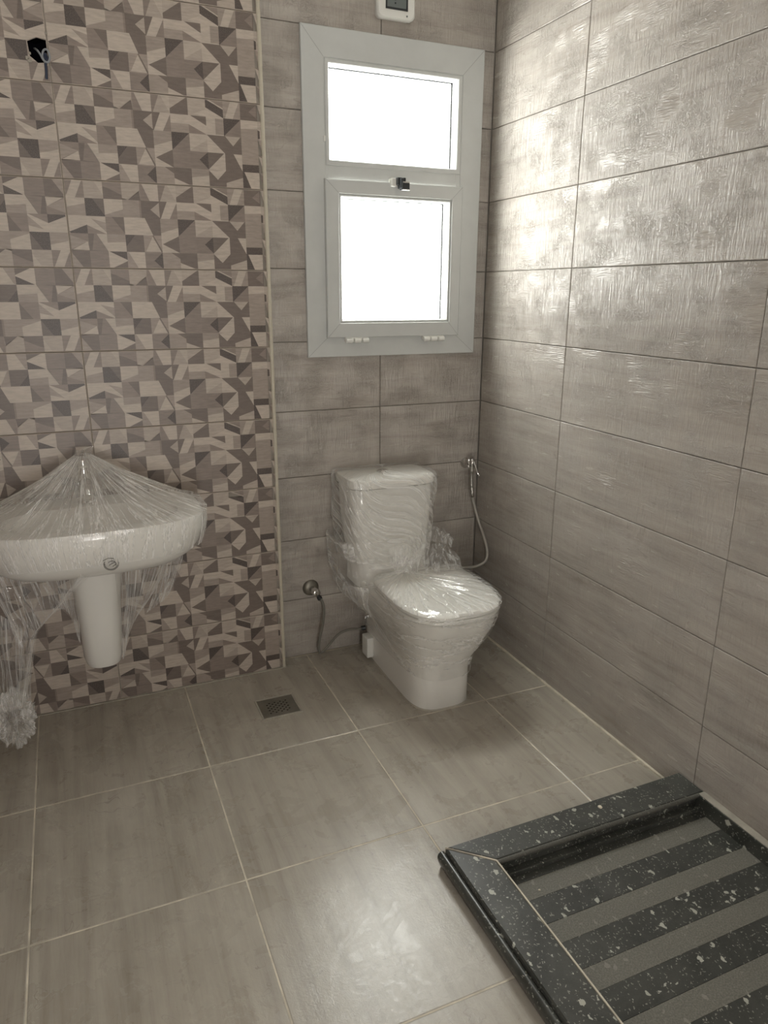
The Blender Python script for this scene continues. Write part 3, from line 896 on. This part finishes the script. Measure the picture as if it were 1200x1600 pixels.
# vertical faces under the slabs
mk('curb_riser', *box(-.83, -.032, -1.602, -1.588, 0, .0465, .001), M['polished'], tray)
mk('curb_riser', *box(-.852, -.838, YE + .1, -1.59, 0, .0465, .001), M['polished'], tray)
mk('curb_riser', *box(-.84, -.012, -1.512, -1.499, -.003, .0465, .001), M['polished'], tray)
# rounded nosing of the far slab
mk('slab_edge', *tube([(-.833, -1.604, .0655), (-.034, -1.611, .0655)], .0075, 10), M['edge'], tray, smooth=True)
mk('inner_fillet', *box(-.83, -.032, -1.628, -1.602, ZF - .002, .030, .004), M['polished'], tray)
# outer moulding on the left: rounded nose with a groove below the slab
def moulding():
    prof = [(-.950, -.003), (-.962, -.003), (-.968, .008), (-.973, .022), (-.9765, .034), (-.977, .044), (-.974, .052), (-.968, .0565), (-.961, .0575), (-.955, .055), (-.952, .047), (-.950, .040)]
    rings = [[(x, y, z) for x, z in prof] for y in (-1.490, -1.70, -2.0, -2.3, YE)]
    return loft(rings)
mk('moulding', *moulding(), M['polished'], tray, smooth=True)
mk('curb_riser', *box(-.950, -.936, YE, -1.496, -.003, .0465, .001), M['black'], tray)  # riser coloured near black as the shade of the groove
# right-hand rim against the tiled wall: black face with a dusty cement top
mk('side_rim', *box(-.043, -.037, YE, -1.603, 0, ZT - .002, .001), M['polished'], tray)
mk('cement_fillet', *box(-.038, -TH, YE, -1.609, .02, ZT + .001, .004), M['dust'], tray)
mk('tray_bed', *box(-.842, -.03, YE + .1, -1.60, -.004, ZF - .008), M['cement'], tray)
# strips: dark polished / grey honed
y = -1.602; k = 0
edges = [(-1.602, -1.655, 0)]
for s_ in range(7):
    y0 = -1.655 - .1545 * s_
    edges += [(y0, y0 - .067, 1), (y0 - .067, y0 - .1545, 0)]
for a, b, kd in edges:
    if b < YE + .1: b = YE + .1
    if a <= YE + .1: break
    o = mk('floor_strip', *box(-.842, -.030, b + .0004, a - .0004, ZF - .0085, ZF + (.0 if kd else .0004), .0004), M['flamed' if kd else 'polished'], tray)
    tag(o, label='matt grey granite strip' if kd else 'dark polished granite strip')

# crumbs
def crumb(x, y, z, s_, lab, grp=None):
    rg = random.Random(int(x * 1e4)); V, F = loft([[(x + s_ * r_ * cos(a) * rg.uniform(.75, 1.2), y + s_ * r_ * sin(a) * rg.uniform(.7, 1.2), z + h_) for a in [2 * pi * q / 7 for q in range(7)]] for r_, h_ in ((.8, 0), (1, s_ * .4), (.5, s_ * .8))])
    o = mk('plaster_crumb', V, F, M['crumb'], at=(x, y, z)); tag(o, lab, 'debris', grp)
crumb(-.395, -1.535, ZT, .008, 'white plaster crumb lying on the black far kerb')
for x, y in ((-.052, -1.452), (-.040, -1.470), (-.075, -1.47), (-.035, -1.44), (-.05, -1.485)):
    crumb(x, y, .0, .005 + .0012 * ((x * 1e3) % 2), 'small yellowish plaster crumb in the corner beside the kerb', 'crumbs in the corner by the kerb')
crumb(-.745, -1.700, ZF, .004, 'small white crumb on the first grey tray strip')
crumb(-1.62, -1.28, .0, .0028, 'tiny dark crumb on the middle of the floor')

# ------------------------------------------------------------------ toilet
wc = empty('toilet', (-.52, -.4, 0), 'white one piece toilet wrapped in clear film under the window', 'toilet')
def E(cx, hw, yb, yf, z, pf=3., pb=6., ym=None): return egg(cx, hw, yb, yf, z, pf, pb, ym)
body = [E(-.520, .132, -.06, -.698, 0.0, 3.4, 8, -.50), E(-.520, .138, -.05, -.702, .006, 3.4, 8, -.50), E(-.521, .139, -.05, -.704, .10, 3.4, 8, -.50),
        E(-.521, .141, -.05, -.706, .17, 3.3, 8, -.50), E(-.513, .150, -.05, -.712, .215, 3.1, 8, -.50), E(-.495, .176, -.05, -.724, .262, 2.9, 8, -.49),
        E(-.486, .197, -.05, -.736, .305, 2.8, 8, -.49), E(-.480, .213, -.05, -.756, .345, 2.8, 8, -.48), E(-.477, .221, -.05, -.764, .385, 2.8, 7, -.47),
        E(-.476, .224, -.05, -.768, .412, 2.8, 7, -.47), E(-.476, .218, -.055, -.762, .420, 2.8, 7, -.47)]
# the rear of the bowl narrows towards the wall
def narrow(r):
    out = []
    for x, y, z in r:
        t_ = max(0, min(1, (y + .42) / .35)); cx = -.52 + (-.045) * t_
        k_ = 1 - .25 * t_ * (1 if z > .2 else .1)
        c0 = sum(p[0] for p in r) / len(r)
        out.append((c0 + (x - c0) * k_ + (-.075 * t_ if z > .25 else 0), y, z))
    return out
mk('bowl', *loft([narrow(r) for r in body]), M['ceramic'], wc, smooth=True)
seat = [E(-.476, .225, -.275, -.772, .4225, 2.8, 7, -.50), E(-.476, .229, -.272, -.776, .427, 2.8, 7, -.50), E(-.476, .229, -.272, -.776, .436, 2.8, 7, -.50), E(-.476, .224, -.275, -.772, .4395, 2.8, 7, -.50)]
mk('seat_ring', *loft(seat), M['ceramic'], wc, smooth=True)
lid = [E(-.476, .225, -.262, -.772, .441, 2.8, 7, -.50), E(-.476, .230, -.258, -.777, .446, 2.8, 7, -.50), E(-.476, .229, -.258, -.776, .457, 2.8, 7, -.50),
       E(-.476, .219, -.266, -.767, .466, 2.8, 7, -.50), E(-.476, .17, -.30, -.70, .471, 2.8, 7, -.50), E(-.476, .09, -.40, -.60, .473, 2.8, 7, -.50)]
ld = mk('seat_lid', *loft(lid), M['ceramic'], wc, smooth=True)
for x in (-.56, -.41): mk('lid_hinge', *lathe((x - .03, -.262, .452), (1, 0, 0), [(.006, 0), (.012, .004), (.012, .056), (.006, .06)], 14), M['wplastic'], wc, smooth=True)
def TK(cx, hw, yb, yf, z, p=5.): return egg(cx, hw, yb, yf, z, p, 8)
tank = [TK(-.560, .180, -.03, -.235, .405), TK(-.560, .176, -.03, -.232, .47), TK(-.562, .178, -.03, -.232, .54), TK(-.566, .185, -.03, -.238, .61),
        TK(-.570, .193, -.03, -.246, .68), TK(-.573, .199, -.03, -.254, .78), TK(-.574, .202, -.03, -.258, .868), TK(-.574, .199, -.03, -.255, .873)]
mk('tank', *loft(tank), M['ceramic'], wc, smooth=True)
tl_ = [TK(-.575, .204, -.022, -.262, .877), TK(-.575, .210, -.018, -.272, .882), TK(-.575, .210, -.018, -.272, .906), TK(-.575, .205, -.022, -.266, .916), TK(-.575, .178, -.04, -.23, .920), TK(-.575, .08, -.10, -.17, .922)]
mk('tank_lid', *loft(tl_), M['ceramic'], wc, smooth=True)
mk('flush_button', *lathe((-.585, -.14, .920), (0, 0, 1), [(.03, 0), (.03, .006), (.027, .009)], 24), M['chrome'], wc, smooth=True)
mk('fixing_cover', *box(-.690, -.655, -.200, -.130, .022, .125, .008), M['wplastic'], wc)
mk('base_sealant', *loft([E(-.520, .141, -.045, -.706, 0, 3.4, 8, -.50), E(-.520, .137, -.045, -.702, .0045, 3.4, 8, -.50)]), M['dust'], wc)

# film round the toilet -------------------------------------------------
def fbm(p, o=4):
    return noise.fractal(Vector(p), 1.0, 2.0, o)
def ridge(x): return 1 - abs(2 * (x - math.floor(x)) - 1)
film1 = empty('plastic_wrap', (-.55, -.3, .45), 'crinkled clear plastic film wrapped round the toilet tank and seat', 'plastic wrap')
def wrap_rings(specs, N_, amp, uvs=(1, 1), seed=0., cap=None, skew=2.0):
    """rings of N_ points following egg sections, pushed in and out by folds running diagonally"""
    V, F, U = [], [], []
    m_ = len(specs)
    for i, sp in enumerate(specs):
        R = egg(*sp, n=N_)
        cx = sum(p[0] for p in R) / N_; cy = sum(p[1] for p in R) / N_
        for k, (x, y, z) in enumerate(R):
            d = Vector((x - cx, y - cy, 0)).normalized()
            u = k / N_; w_ = z
            f = abs(noise.noise(Vector((cos(2 * pi * u) * 5 + w_ * skew * 4, sin(2 * pi * u) * 5 - w_ * skew * 4, seed + w_ * 2.2))))
            g_ = noise.noise(Vector((x * 9, y * 9, z * 9 + seed)))
            a = amp * (.5 + (.9 - 2.6 * f) * .7 + .8 * g_)
            V.append((x + d.x * a, y + d.y * a, z + .3 * amp * g_)); U.append((u * uvs[0] + w_ * skew * .42, w_ * uvs[1] * .6))
        # seam column duplicated for clean uv
    for i in range(m_ - 1):
        for k in range(N_ - 1):
            a = i * N_ + k; F.append((a, a + 1, a + 1 + N_, a + N_))
        a = i * N_ + N_ - 1; F.append((a, i * N_, i * N_ + N_, a + N_))
    return V, F, U
def lerp_specs(specs, n):
    out = []
    for i in range(len(specs) - 1):
        for j in range(n):
            t_ = j / n; out.append(tuple((a + (b - a) * t_) if a is not None else None for a, b in zip(specs[i], specs[i + 1])))
    out.append(specs[-1]); return out
tw = lerp_specs([(-.585, .193, -.012, -.262, .530, 4., 8.), (-.586, .202, -.012, -.270, .58, 4., 8.), (-.586, .209, -.012, -.275, .66, 4., 8.),
                 (-.584, .213, -.010, -.276, .76, 4., 8.), (-.580, .216, -.008, -.280, .85, 4.5, 8.), (-.577, .216, -.008, -.279, .905, 5., 8.),
                 (-.576, .209, -.014, -.270, .926, 5., 8.), (-.585, .15, -.05, -.22, .932, 5., 6.), (-.585, .03, -.12, -.16, .936, 4., 4.)], 7)
V, F, U = wrap_rings(tw, 150, .011, (1, 1), 1.3)
mk('tank_film', V, F, M['film'], film1, smooth=True, uv=U)
# second, looser band bunched at the neck and pulled to the left
bw = lerp_specs([(-.585, .200, -.012, -.262, .385, 3.5, 7.), (-.590, .208, -.010, -.282, .43, 3.5, 7.), (-.600, .216, -.010, -.290, .48, 3.5, 7.), (-.604, .214, -.010, -.284, .53, 3.5, 7.), (-.606, .216, -.010, -.292, .575, 3.5, 7.), (-.606, .222, -.010, -.294, .62, 3.5, 7.), (-.604, .226, -.012, -.284, .645, 3.5, 7.)], 5)
V, F, U = wrap_rings(bw, 150, .013, (1, 2), 5.1, skew=.5)
mk('neck_film', V, F, M['film_n'], film1, smooth=True, uv=[(v_ * .4, u_ * 2.2) for u_, v_ in U])
# bowl film: skirt under the rim down to the pedestal
bs = lerp_specs([(-.517, .152, -.06, -.718, .150, 3.2, 7.), (-.513, .160, -.06, -.723, .20, 3.0, 7.), (-.500, .187, -.06, -.735, .26, 2.8, 7.), (-.484, .218, -.06, -.755, .32, 2.8, 7.), (-.478, .236, -.06, -.776, .38, 2.8, 7.), (-.476, .242, -.06, -.786, .43, 2.8, 7.), (-.476, .243, -.06, -.788, .462, 2.8, 7.)], 5)
V, F, U = wrap_rings(bs, 170, .006, (1, 1), 9.7, skew=.8)
def nar(V, n_):
    out = []
    for i in range(0, len(V), n_): out += narrow([tuple(p) for p in V[i:i + n_]])
    return out
mk('bowl_film', nar(V, 170), F, M['film'], film1, smooth=True, uv=[(v_ * .8, u_ * 3) for u_, v_ in U])
# lid film: folds radiating from the knot at the back of the seat
KX, KY, KZ = -.555, -.318, .494
def lid_film():
    NR, NA = 34, 220
    out = egg(-.476, .239, -.262, -.785, .466, 2.8, 7., -.50, n=NA)
    V, F, U = [], [], []
    for i in range(NR + 1):
        t_ = i / NR
        for k in range(NA):
            ox, oy, _ = out[k]
            x, y = KX + (ox - KX) * t_, KY + (oy - KY) * t_
            a = math.atan2(oy - KY, ox - KX); L_ = math.hypot(ox - KX, oy - KY)
            r_ = L_ * t_
            fold = abs(noise.noise(Vector((a * 9, r_ * 1.6, 2)))) * 1.3 + .5 * abs(noise.noise(Vector((a * 24, r_ * 3, 6))))
            fade = math.exp(-((t_ - .35) / .42) ** 2)
            z = .4765 + (KZ - .4765) * max(0, 1 - r_ / .10) ** 1.6 + .016 * fold * fade + .003 * noise.noise(Vector((x * 30, y * 30, 1)))
            drop = max(0, (t_ - .93) / .07)
            z -= .014 * drop ** 2
            V.append((x, y, z)); U.append((a * .22, r_ * 1.2))
    for i in range(NR):
        for k in range(NA):
            a = i * NA + k; b = i * NA + (k + 1) % NA
            F.append((a, b, b + NA, a + NA))
    return V, F, U
V, F, U = lid_film()
mk('lid_film', V, F, M['film'], film1, smooth=True, uv=U)
# gathered fan between neck and knot, and the loose flap right of it
def sheet(A, B, nu, nv, amp, seed, sag=0, uvk=(1, 1), sagdir=(0, 0, -1)):
    A = smoothline(A, max(2, nu // max(1, len(A) - 1))); B = smoothline(B, max(2, nu // max(1, len(B) - 1)))
    n = min(len(A), len(B)); V, F, U = [], [], []
    for i in range(n):
        a = A[i * (len(A) - 1) // (n - 1)]; b = B[i * (len(B) - 1) // (n - 1)]
        for j in range(nv + 1):
            t_ = j / nv; p = a.lerp(b, t_)
            s_ = sin(pi * t_)
            f = noise.noise(Vector((i / n * 11 + seed, t_ * 1.5, seed))) + .5 * noise.noise(Vector((i / n * 27 + seed, t_ * 3, seed)))
            p = p + Vector((f * amp * .6, -f * amp, f * amp * .5)) * (.35 + .65 * s_) + Vector(sagdir) * sag * s_
            V.append(tuple(p)); U.append((i / n * uvk[0], t_ * uvk[1]))
    for i in range(n - 1):
        for j in range(nv):
            a = i * (nv + 1) + j; F.append((a, a + 1, a + nv + 2, a + nv + 1))
    return V, F, U
V, F, U = sheet([(-.62, -.285, .60), (-.56, -.30, .615), (-.49, -.295, .60), (-.43, -.275, .56)], [(-.60, -.33, .49), (-.57, -.335, .50), (-.54, -.34, .50), (-.50, -.335, .49)], 48, 24, .010, 3.3)
mk('gathered_folds', V, F, M['film_n'], film1, smooth=True, uv=U)
V, F, U = sheet([(-.57, -.335, .495), (-.50, -.35, .485), (-.42, -.36, .480), (-.34, -.36, .478), (-.27, -.34, .476)], [(-.55, -.315, .52), (-.48, -.29, .565), (-.40, -.26, .585), (-.32, -.25, .57), (-.27, -.26, .53)], 60, 20, .012, 8.1, -.02, (.6, 1))
mk('loose_flap', V, F, M['film_n'], film1, smooth=True, uv=U)
V, F, U = sheet([(-.40, -.25, .60), (-.36, -.25, .585), (-.31, -.25, .57), (-.275, -.25, .545)], [(-.37, -.19, .655), (-.33, -.18, .64), (-.28, -.18, .62), (-.25, -.19, .585)], 30, 14, .014, 6.6, -.01, (.5, .6))
mk('loose_flap', V, F, M['film_n'], film1, smooth=True, uv=U)
# loose bag at the left shoulder and diagonal stretch at the left rear
V, F, U = sheet([(-.81, -.05, .50), (-.835, -.16, .47), (-.80, -.25, .44), (-.72, -.30, .43)], [(-.76, -.05, .36), (-.765, -.16, .34), (-.72, -.30, .30), (-.71, -.42, .27)], 40, 20, .014, 2.2, .02, (.8, .8), (-1, 0, 0))
mk('loose_flap', V, F, M['film_n'], film1, smooth=True, uv=U)

# ------------------------------------------------------------------ bidet sprayer
bd = empty('bidet_sprayer', (-.084, -TH, .89), 'chrome hand bidet spray with hose in the corner right of the toilet', 'bidet spray')
mk('wall_bracket', *merge(lathe((-.084, -TH, .893), (0, -1, 0), [(.026, 0), (.026, .004), (.021, .010), (.016, .03), (.016, .048)], 24),
                          lathe((-.083, -.05, .905), (.15, -.2, -1), [(.013, -.018), (.017, -.014), (.017, .012), (.013, .016)], 18)), M['chrome'], bd, smooth=True)
P = [(-.083, -.075, .925), (-.082, -.078, .905), (-.079, -.074, .87), (-.075, -.066, .83), (-.069, -.062, .775)]
sp = mk('spray_handle', *tube(smoothline(P, 5), [.012] * 3 + [.0145] * 4 + [.011] * 5 + [.0085] * 9, 14), M['chrome'], bd, smooth=True)
mk('trigger', *tube(smoothline([(-.080, -.090, .915), (-.072, -.098, .885), (-.064, -.104, .858), (-.058, -.112, .846)], 4), [.005] * 13, 8), M['chrome'], sp, smooth=True)
mk('hose_nut', *lathe((-.069, -.062, .776), (.12, 0, -1), [(.009, 0), (.012, .003), (.012, .014), (.009, .016), (.010, .019), (.010, .048), (.007, .052)], 18), M['chrome'], bd, smooth=True)
P = [(-.063, -.06, .728), (-.055, -.07, .682), (-.043, -.10, .605), (-.034, -.14, .537), (-.030, -.17, .478), (-.040, -.18, .426), (-.078, -.17, .397), (-.13, -.14, .384), (-.211, -.10, .386), (-.30, -.05, .38), (-.33, -.02, .36)]
mk('hose', *tube(smoothline(P, 8), .0078, 10), M['braid'], bd, smooth=True)
# its own outlet valve, half hidden behind the toilet
bv = empty('outlet_valve', (-.30, -TH, .345), 'chrome outlet valve on the wall behind the right of the toilet', 'valve')
mk('escutcheon', *lathe((-.33, -TH, .345), (0, -1, 0), [(.034, 0), (.033, .004), (.02, .012)], 24), M['chrome'], bv, smooth=True)
mk('valve_body', *lathe((-.33, -TH - .008, .345), (0, -1, .0), [(.012, 0), (.013, .03), (.010, .034)], 16), M['chrome'], bv, smooth=True)

# ------------------------------------------------------------------ angle valve and supply hose
av = empty('angle_valve', (-.899, -TH, .35), 'chrome angle valve with thin supply hose left of the toilet', 'valve')
mk('escutcheon', *lathe((-.905, -TH, .352), (0, -1, 0), [(.040, 0), (.039, .004), (.028, .013), (.014, .016)], 30), M['steel'], av, smooth=True)
mk('valve_body', *lathe((-.905, -TH - .008, .352), (.18, -1, -.1), [(.013, 0), (.014, .028), (.018, .032), (.018, .06), (.012, .064)], 18), M['chrome'], av, smooth=True)
mk('valve_nut', *lathe((-.890, -.070, .338), (.45, -.1, -1), [(.008, 0), (.009, .012), (.012, .014), (.012, .028), (.007, .03)], 14), M['blackplastic'], av, smooth=True)
P = [(-.879, -.078, .318), (-.868, -.083, .290), (-.865, -.085, .25), (-.872, -.085, .188), (-.888, -.08, .110), (-.893, -.08, .060), (-.884, -.08, .035), (-.855, -.08, .055), (-.795, -.08, .113), (-.742, -.09, .135), (-.700, -.12, .146), (-.668, -.13, .15)]
mk('hose', *tube(smoothline(P, 8), .0062, 10), M['darkbraid'], av, smooth=True)
mk('hose_nut', *lathe((-.690, -.123, .1475), (1, -.2, .1), [(.009, 0), (.012, .003), (.012, .02), (.009, .022)], 12), M['blackplastic'], av, smooth=True)

# ------------------------------------------------------------------ wash basin
bn = empty('wash_basin', (-1.835, YB, .30), 'white wall hung wash basin with half pedestal on the mosaic wall', 'wash basin')
def B(hw, yf, z, pf=2.9, pb=5., yb=YB, cx=-1.835):
    """rim outline: widest a third out from the wall, narrower at the wall"""
    R = egg(cx, hw, yb, yf, z, pf, pb, yb + (yf - yb) * .52, n=96)
    out = []
    for x, y, zz in R:
        t_ = max(0, min(1, (y - (yb - .20)) / .20)); out.append((cx + (x - cx) * (1 - .14 * t_ * t_), y, zz))
    return out
outer = [B(.10, -.28, .700), B(.17, -.36, .705), B(.25, -.44, .718), B(.312, -.51, .742), B(.350, -.552, .775), B(.375, -.575, .815), B(.388, -.586, .860), B(.393, -.591, .90), B(.392, -.590, .915), B(.385, -.584, .923),
         B(.352, -.552, .925, yb=YB - .012)]
def inner(hw, yf, yb, z): return egg(-1.835, hw, yb, yf, z, 2.5, 2.8, n=96)
bowl = [inner(.300, -.520, -.225, .922), inner(.285, -.505, -.235, .905), inner(.25, -.48, -.25, .86), inner(.19, -.44, -.28, .815), inner(.10, -.40, -.31, .795), inner(.03, -.365, -.345, .79)]
mk('basin_bowl', *loft(outer + bowl), M['ceramic'], bn, smooth=True)
mk('waste', *lathe((-1.835, -.355, .789), (0, 0, 1), [(.03, 0), (.03, .004), (.012, .005)], 20), M['chrome'], bn, smooth=True)
ped = [egg(-1.852, .052, YB, -.262, .262, 2.6, 9), egg(-1.852, .068, YB, -.288, .270, 2.6, 9), egg(-1.852, .075, YB, -.300, .30, 2.7, 9), egg(-1.850, .079, YB, -.316, .42, 2.8, 9), egg(-1.848, .086, YB, -.330, .55, 2.8, 9),
       egg(-1.845, .098, YB, -.345, .66, 2.8, 9), egg(-1.842, .115, YB, -.360, .74, 2.8, 9)]
mk('half_pedestal', *loft(ped), M['ceramic'], bn, smooth=True)
# round stamp on the apron
def arc(cx, cz, r_, a0, a1, n=18): return [(cx + r_ * cos(a0 + (a1 - a0) * k / n), cz + r_ * sin(a0 + (a1 - a0) * k / n)) for k in range(n + 1)]
def onap(pts, y): return [(x, y, z) for x, z in pts]
SY, scx, scz = -.5985, -1.795, .808
sy = lambda z: -.573 - (z - .775) * .30 - .008
def st(pts, r_=.0011): return tube([(x, sy(z), z) for x, z in pts], r_, 6)
mk('round_stamp', *merge(st(arc(scx, scz, .024, 2.6, 6.6)), st(arc(scx, scz + .001, .021, 3.0, 6.0)), st(arc(scx + .002, scz, .013, -.5, 2.6)),
                         st([(scx - .026, scz + .018), (scx - .008, scz + .026), (scx + .01, scz + .022)]), st([(scx - .008, scz - .004), (scx + .012, scz + .008)]),
                         st([(scx + .004, scz - .01), (scx + .014, scz - .002)])), M['ink'], bn)

# ------------------------------------------------------------------ basin mixer
tp = empty('basin_tap', (-1.845, -.165, .925), 'chrome single lever tap under the film on the basin', 'tap')
mk('tap_body', *lathe((-1.845, -.165, .923), (0, -.05, 1), [(.034, 0), (.034, .006), (.027, .012), (.025, .11), (.026, .13), (.022, .145)], 24), M['chrome'], tp, smooth=True)
mk('spout', *tube(smoothline([(-1.845, -.170, .99), (-1.845, -.23, 1.015), (-1.845, -.30, 1.005), (-1.845, -.325, .985)], 5), [.022] * 4 + [.019] * 6 + [.016] * 6, 16), M['chrome'], tp, smooth=True)
mk('lever', *merge(lathe((-1.845, -.172, 1.066), (0, -.05, 1), [(.024, 0), (.026, .012), (.022, .028), (.008, .034)], 20),
                   tube(smoothline([(-1.845, -.172, 1.085), (-1.843, -.135, 1.10), (-1.840, -.105, 1.112)], 4), [.010, .009, .009, .008, .008, .0075, .007, .007, .006], 10)), M['chrome'], tp, smooth=True)

# ------------------------------------------------------------------ film over the basin
film2 = empty('plastic_wrap', (-1.83, -.3, .92), 'clear plastic film tented over the wash basin and its tap', 'plastic wrap')
def tent():
    NA, NR = 260, 40
    out = B(.402, -.600, .93, yb=YB - .004)
    n = len(out); V, F, U = [], [], []
    ax, ay, az = -1.842, -.168, 1.112
    def rim(a):
        f = a * n; i = int(f) % n; j = (i + 1) % n; t_ = f - int(f)
        return Vector(out[i]).lerp(Vector(out[j]), t_)
    for i in range(NR + 1):
        t_ = i / NR
        for k in range(NA):
            q = rim(k / NA); ang = math.atan2(q.y - ay, q.x - ax)
            d = Vector((cos(ang), sin(ang), 0))
            p0 = Vector((ax, ay, az)) + d * .030
            if t_ < .8:
                s_ = t_ / .8; p = p0.lerp(q, s_)
                back = max(0, sin(ang))
                sag = .13 * (az - .93) * sin(pi * s_) ** 1.0 * (1 - .35 * back)
                # the spout props the film up in front
                sp_ = math.exp(-((ang + pi / 2) / .30) ** 2) * math.exp(-((s_ - .25) / .22) ** 2)
                p.z -= sag * (1 - .9 * sp_)
                f = abs(noise.noise(Vector((ang * 7, s_ * .8, 3.1)))) + .5 * abs(noise.noise(Vector((ang * 21, s_ * 1.2, 7.7))))
                p.z += .022 * (f - .2) * sin(pi * min(1, s_ * 1.05)) ** .7
            else:
                s_ = (t_ - .8) / .2
                depth = .125 * s_
                if q.y > YB - .02 : depth *= .25
                c_ = Vector((-1.835, -.33, 0)); dd = Vector((q.x - c_.x, q.y - c_.y, 0)).normalized()
                p = q + Vector((0, 0, -depth)) - dd * (.022 * s_ * s_)
                p += dd * (.003 + .007 * abs(noise.noise(Vector((q.x * 12, q.y * 12, s_ * 3)))))
                if p.y > YB - .003: p.y = YB - .003
            V.append(tuple(p)); U.append((ang * .25, t_ * .8))
    for i in range(NR):
        for k in range(NA):
            a = i * NA + k; b = i * NA + (k + 1) % NA; F.append((a, b, b + NA, a + NA))
    return V, F, U
V, F, U = tent(); mk('tented_film', V, F, M['film_b'], film2, smooth=True, uv=U)
mk('twisted_tip', *(lambda s: (s[0], s[1]))(sheet([(-1.875, -.17, 1.10), (-1.86, -.15, 1.112), (-1.835, -.15, 1.115), (-1.81, -.16, 1.105)], [(-1.868, -.18, 1.135), (-1.85, -.165, 1.128), (-1.835, -.165, 1.136), (-1.80, -.165, 1.142)], 24, 8, .010, 1.1)), M['film_b'], film2, smooth=True)
# hanging part, right: from the underside of the rim to the foot of the pedestal
V, F, U = sheet([(-1.775, -.36, .745), (-1.70, -.37, .748), (-1.62, -.37, .745), (-1.55, -.36, .74)], [(-1.785, -.312, .30), (-1.772, -.30, .33), (-1.755, -.27, .38), (-1.74, -.24, .42)], 60, 30, .016, 5.5, .02, (1.3, .6))
mk('hanging_film', V, F, M['film_h'], film2, smooth=True, uv=U)
V, F, U = sheet([(-1.60, -.37, .75), (-1.57, -.38, .755), (-1.54, -.37, .75), (-1.52, -.36, .74)], [(-1.68, -.28, .47), (-1.63, -.28, .50), (-1.59, -.28, .53), (-1.555, -.30, .60)], 40, 24, .018, 7.2, .01, (.7, .6))
mk('hanging_film', V, F, M['film_h'], film2, smooth=True, uv=U)
# hanging part, left: sweeps from under the bowl to a bunch near the floor at the left
V, F, U = sheet([(-1.92, -.36, .755), (-2.00, -.38, .755), (-2.10, -.40, .755), (-2.20, -.38, .76)], [(-1.93, -.31, .40), (-1.97, -.33, .56), (-2.06, -.38, .52), (-2.13, -.40, .46)], 60, 30, .016, 2.9, .0, (1.3, .6))
mk('hanging_film', V, F, M['film_h'], film2, smooth=True, uv=U)
V, F, U = sheet([(-1.72, -.60, .92), (-1.76, -.60, .915), (-1.80, -.605, .91)], [(-2.05, -.43, .55), (-2.075, -.43, .53), (-2.09, -.44, .50)], 24, 30, .006, 4.2, -.0, (.5, .6))
mk('hanging_film', V, F, M['film_h'], film2, smooth=True, uv=U)
V, F, U = sheet([(-2.06, -.42, .54), (-2.075, -.43, .53), (-2.09, -.44, .51)], [(-2.11, -.40, .34), (-2.14, -.41, .26), (-2.17, -.42, .21)], 24, 24, .008, 8.8, .0, (.5, .5))
mk('hanging_film', V, F, M['film_h'], film2, smooth=True, uv=U)
V, F, U = sheet([(-2.09, -.40, .50), (-2.13, -.40, .56), (-2.2, -.38, .62), (-2.24, -.36, .70)], [(-2.12, -.38, .26), (-2.16, -.38, .22), (-2.22, -.36, .22), (-2.28, -.34, .24)], 40, 24, .016, 9.9, .0, (1, .5))
mk('hanging_film', V, F, M['film_h'], film2, smooth=True, uv=U)
def bunch(c, r_, amp, seed):
    V, F, U = [], [], []
    NA, NR = 60, 36
    for i in range(NR + 1):
        th = pi * i / NR
        for k in range(NA):
            a = 2 * pi * k / NA; d = Vector((sin(th) * cos(a), sin(th) * sin(a), cos(th)))
            f = abs(noise.noise(d * 2.6 + Vector((seed, 0, 0)))) * 1.6 + .6 * abs(noise.noise(d * 7 + Vector((0, seed, 0))))
            q = Vector(c) + Vector((d.x * r_[0], d.y * r_[1], d.z * r_[2])) * (1 - amp * f)
            V.append(tuple(q)); U.append((a * .2, th * .3))
    for i in range(NR):
        for k in range(NA):
            a = i * NA + k; b = i * NA + (k + 1) % NA; F.append((a, b, b + NA, a + NA))
    return V, F, U
V, F, U = bunch((-2.185, -.40, .19), (.085, .07, .14), .55, 3.0)
mk('crumpled_end', V, F, M['film_n'], film2, smooth=True, uv=U)
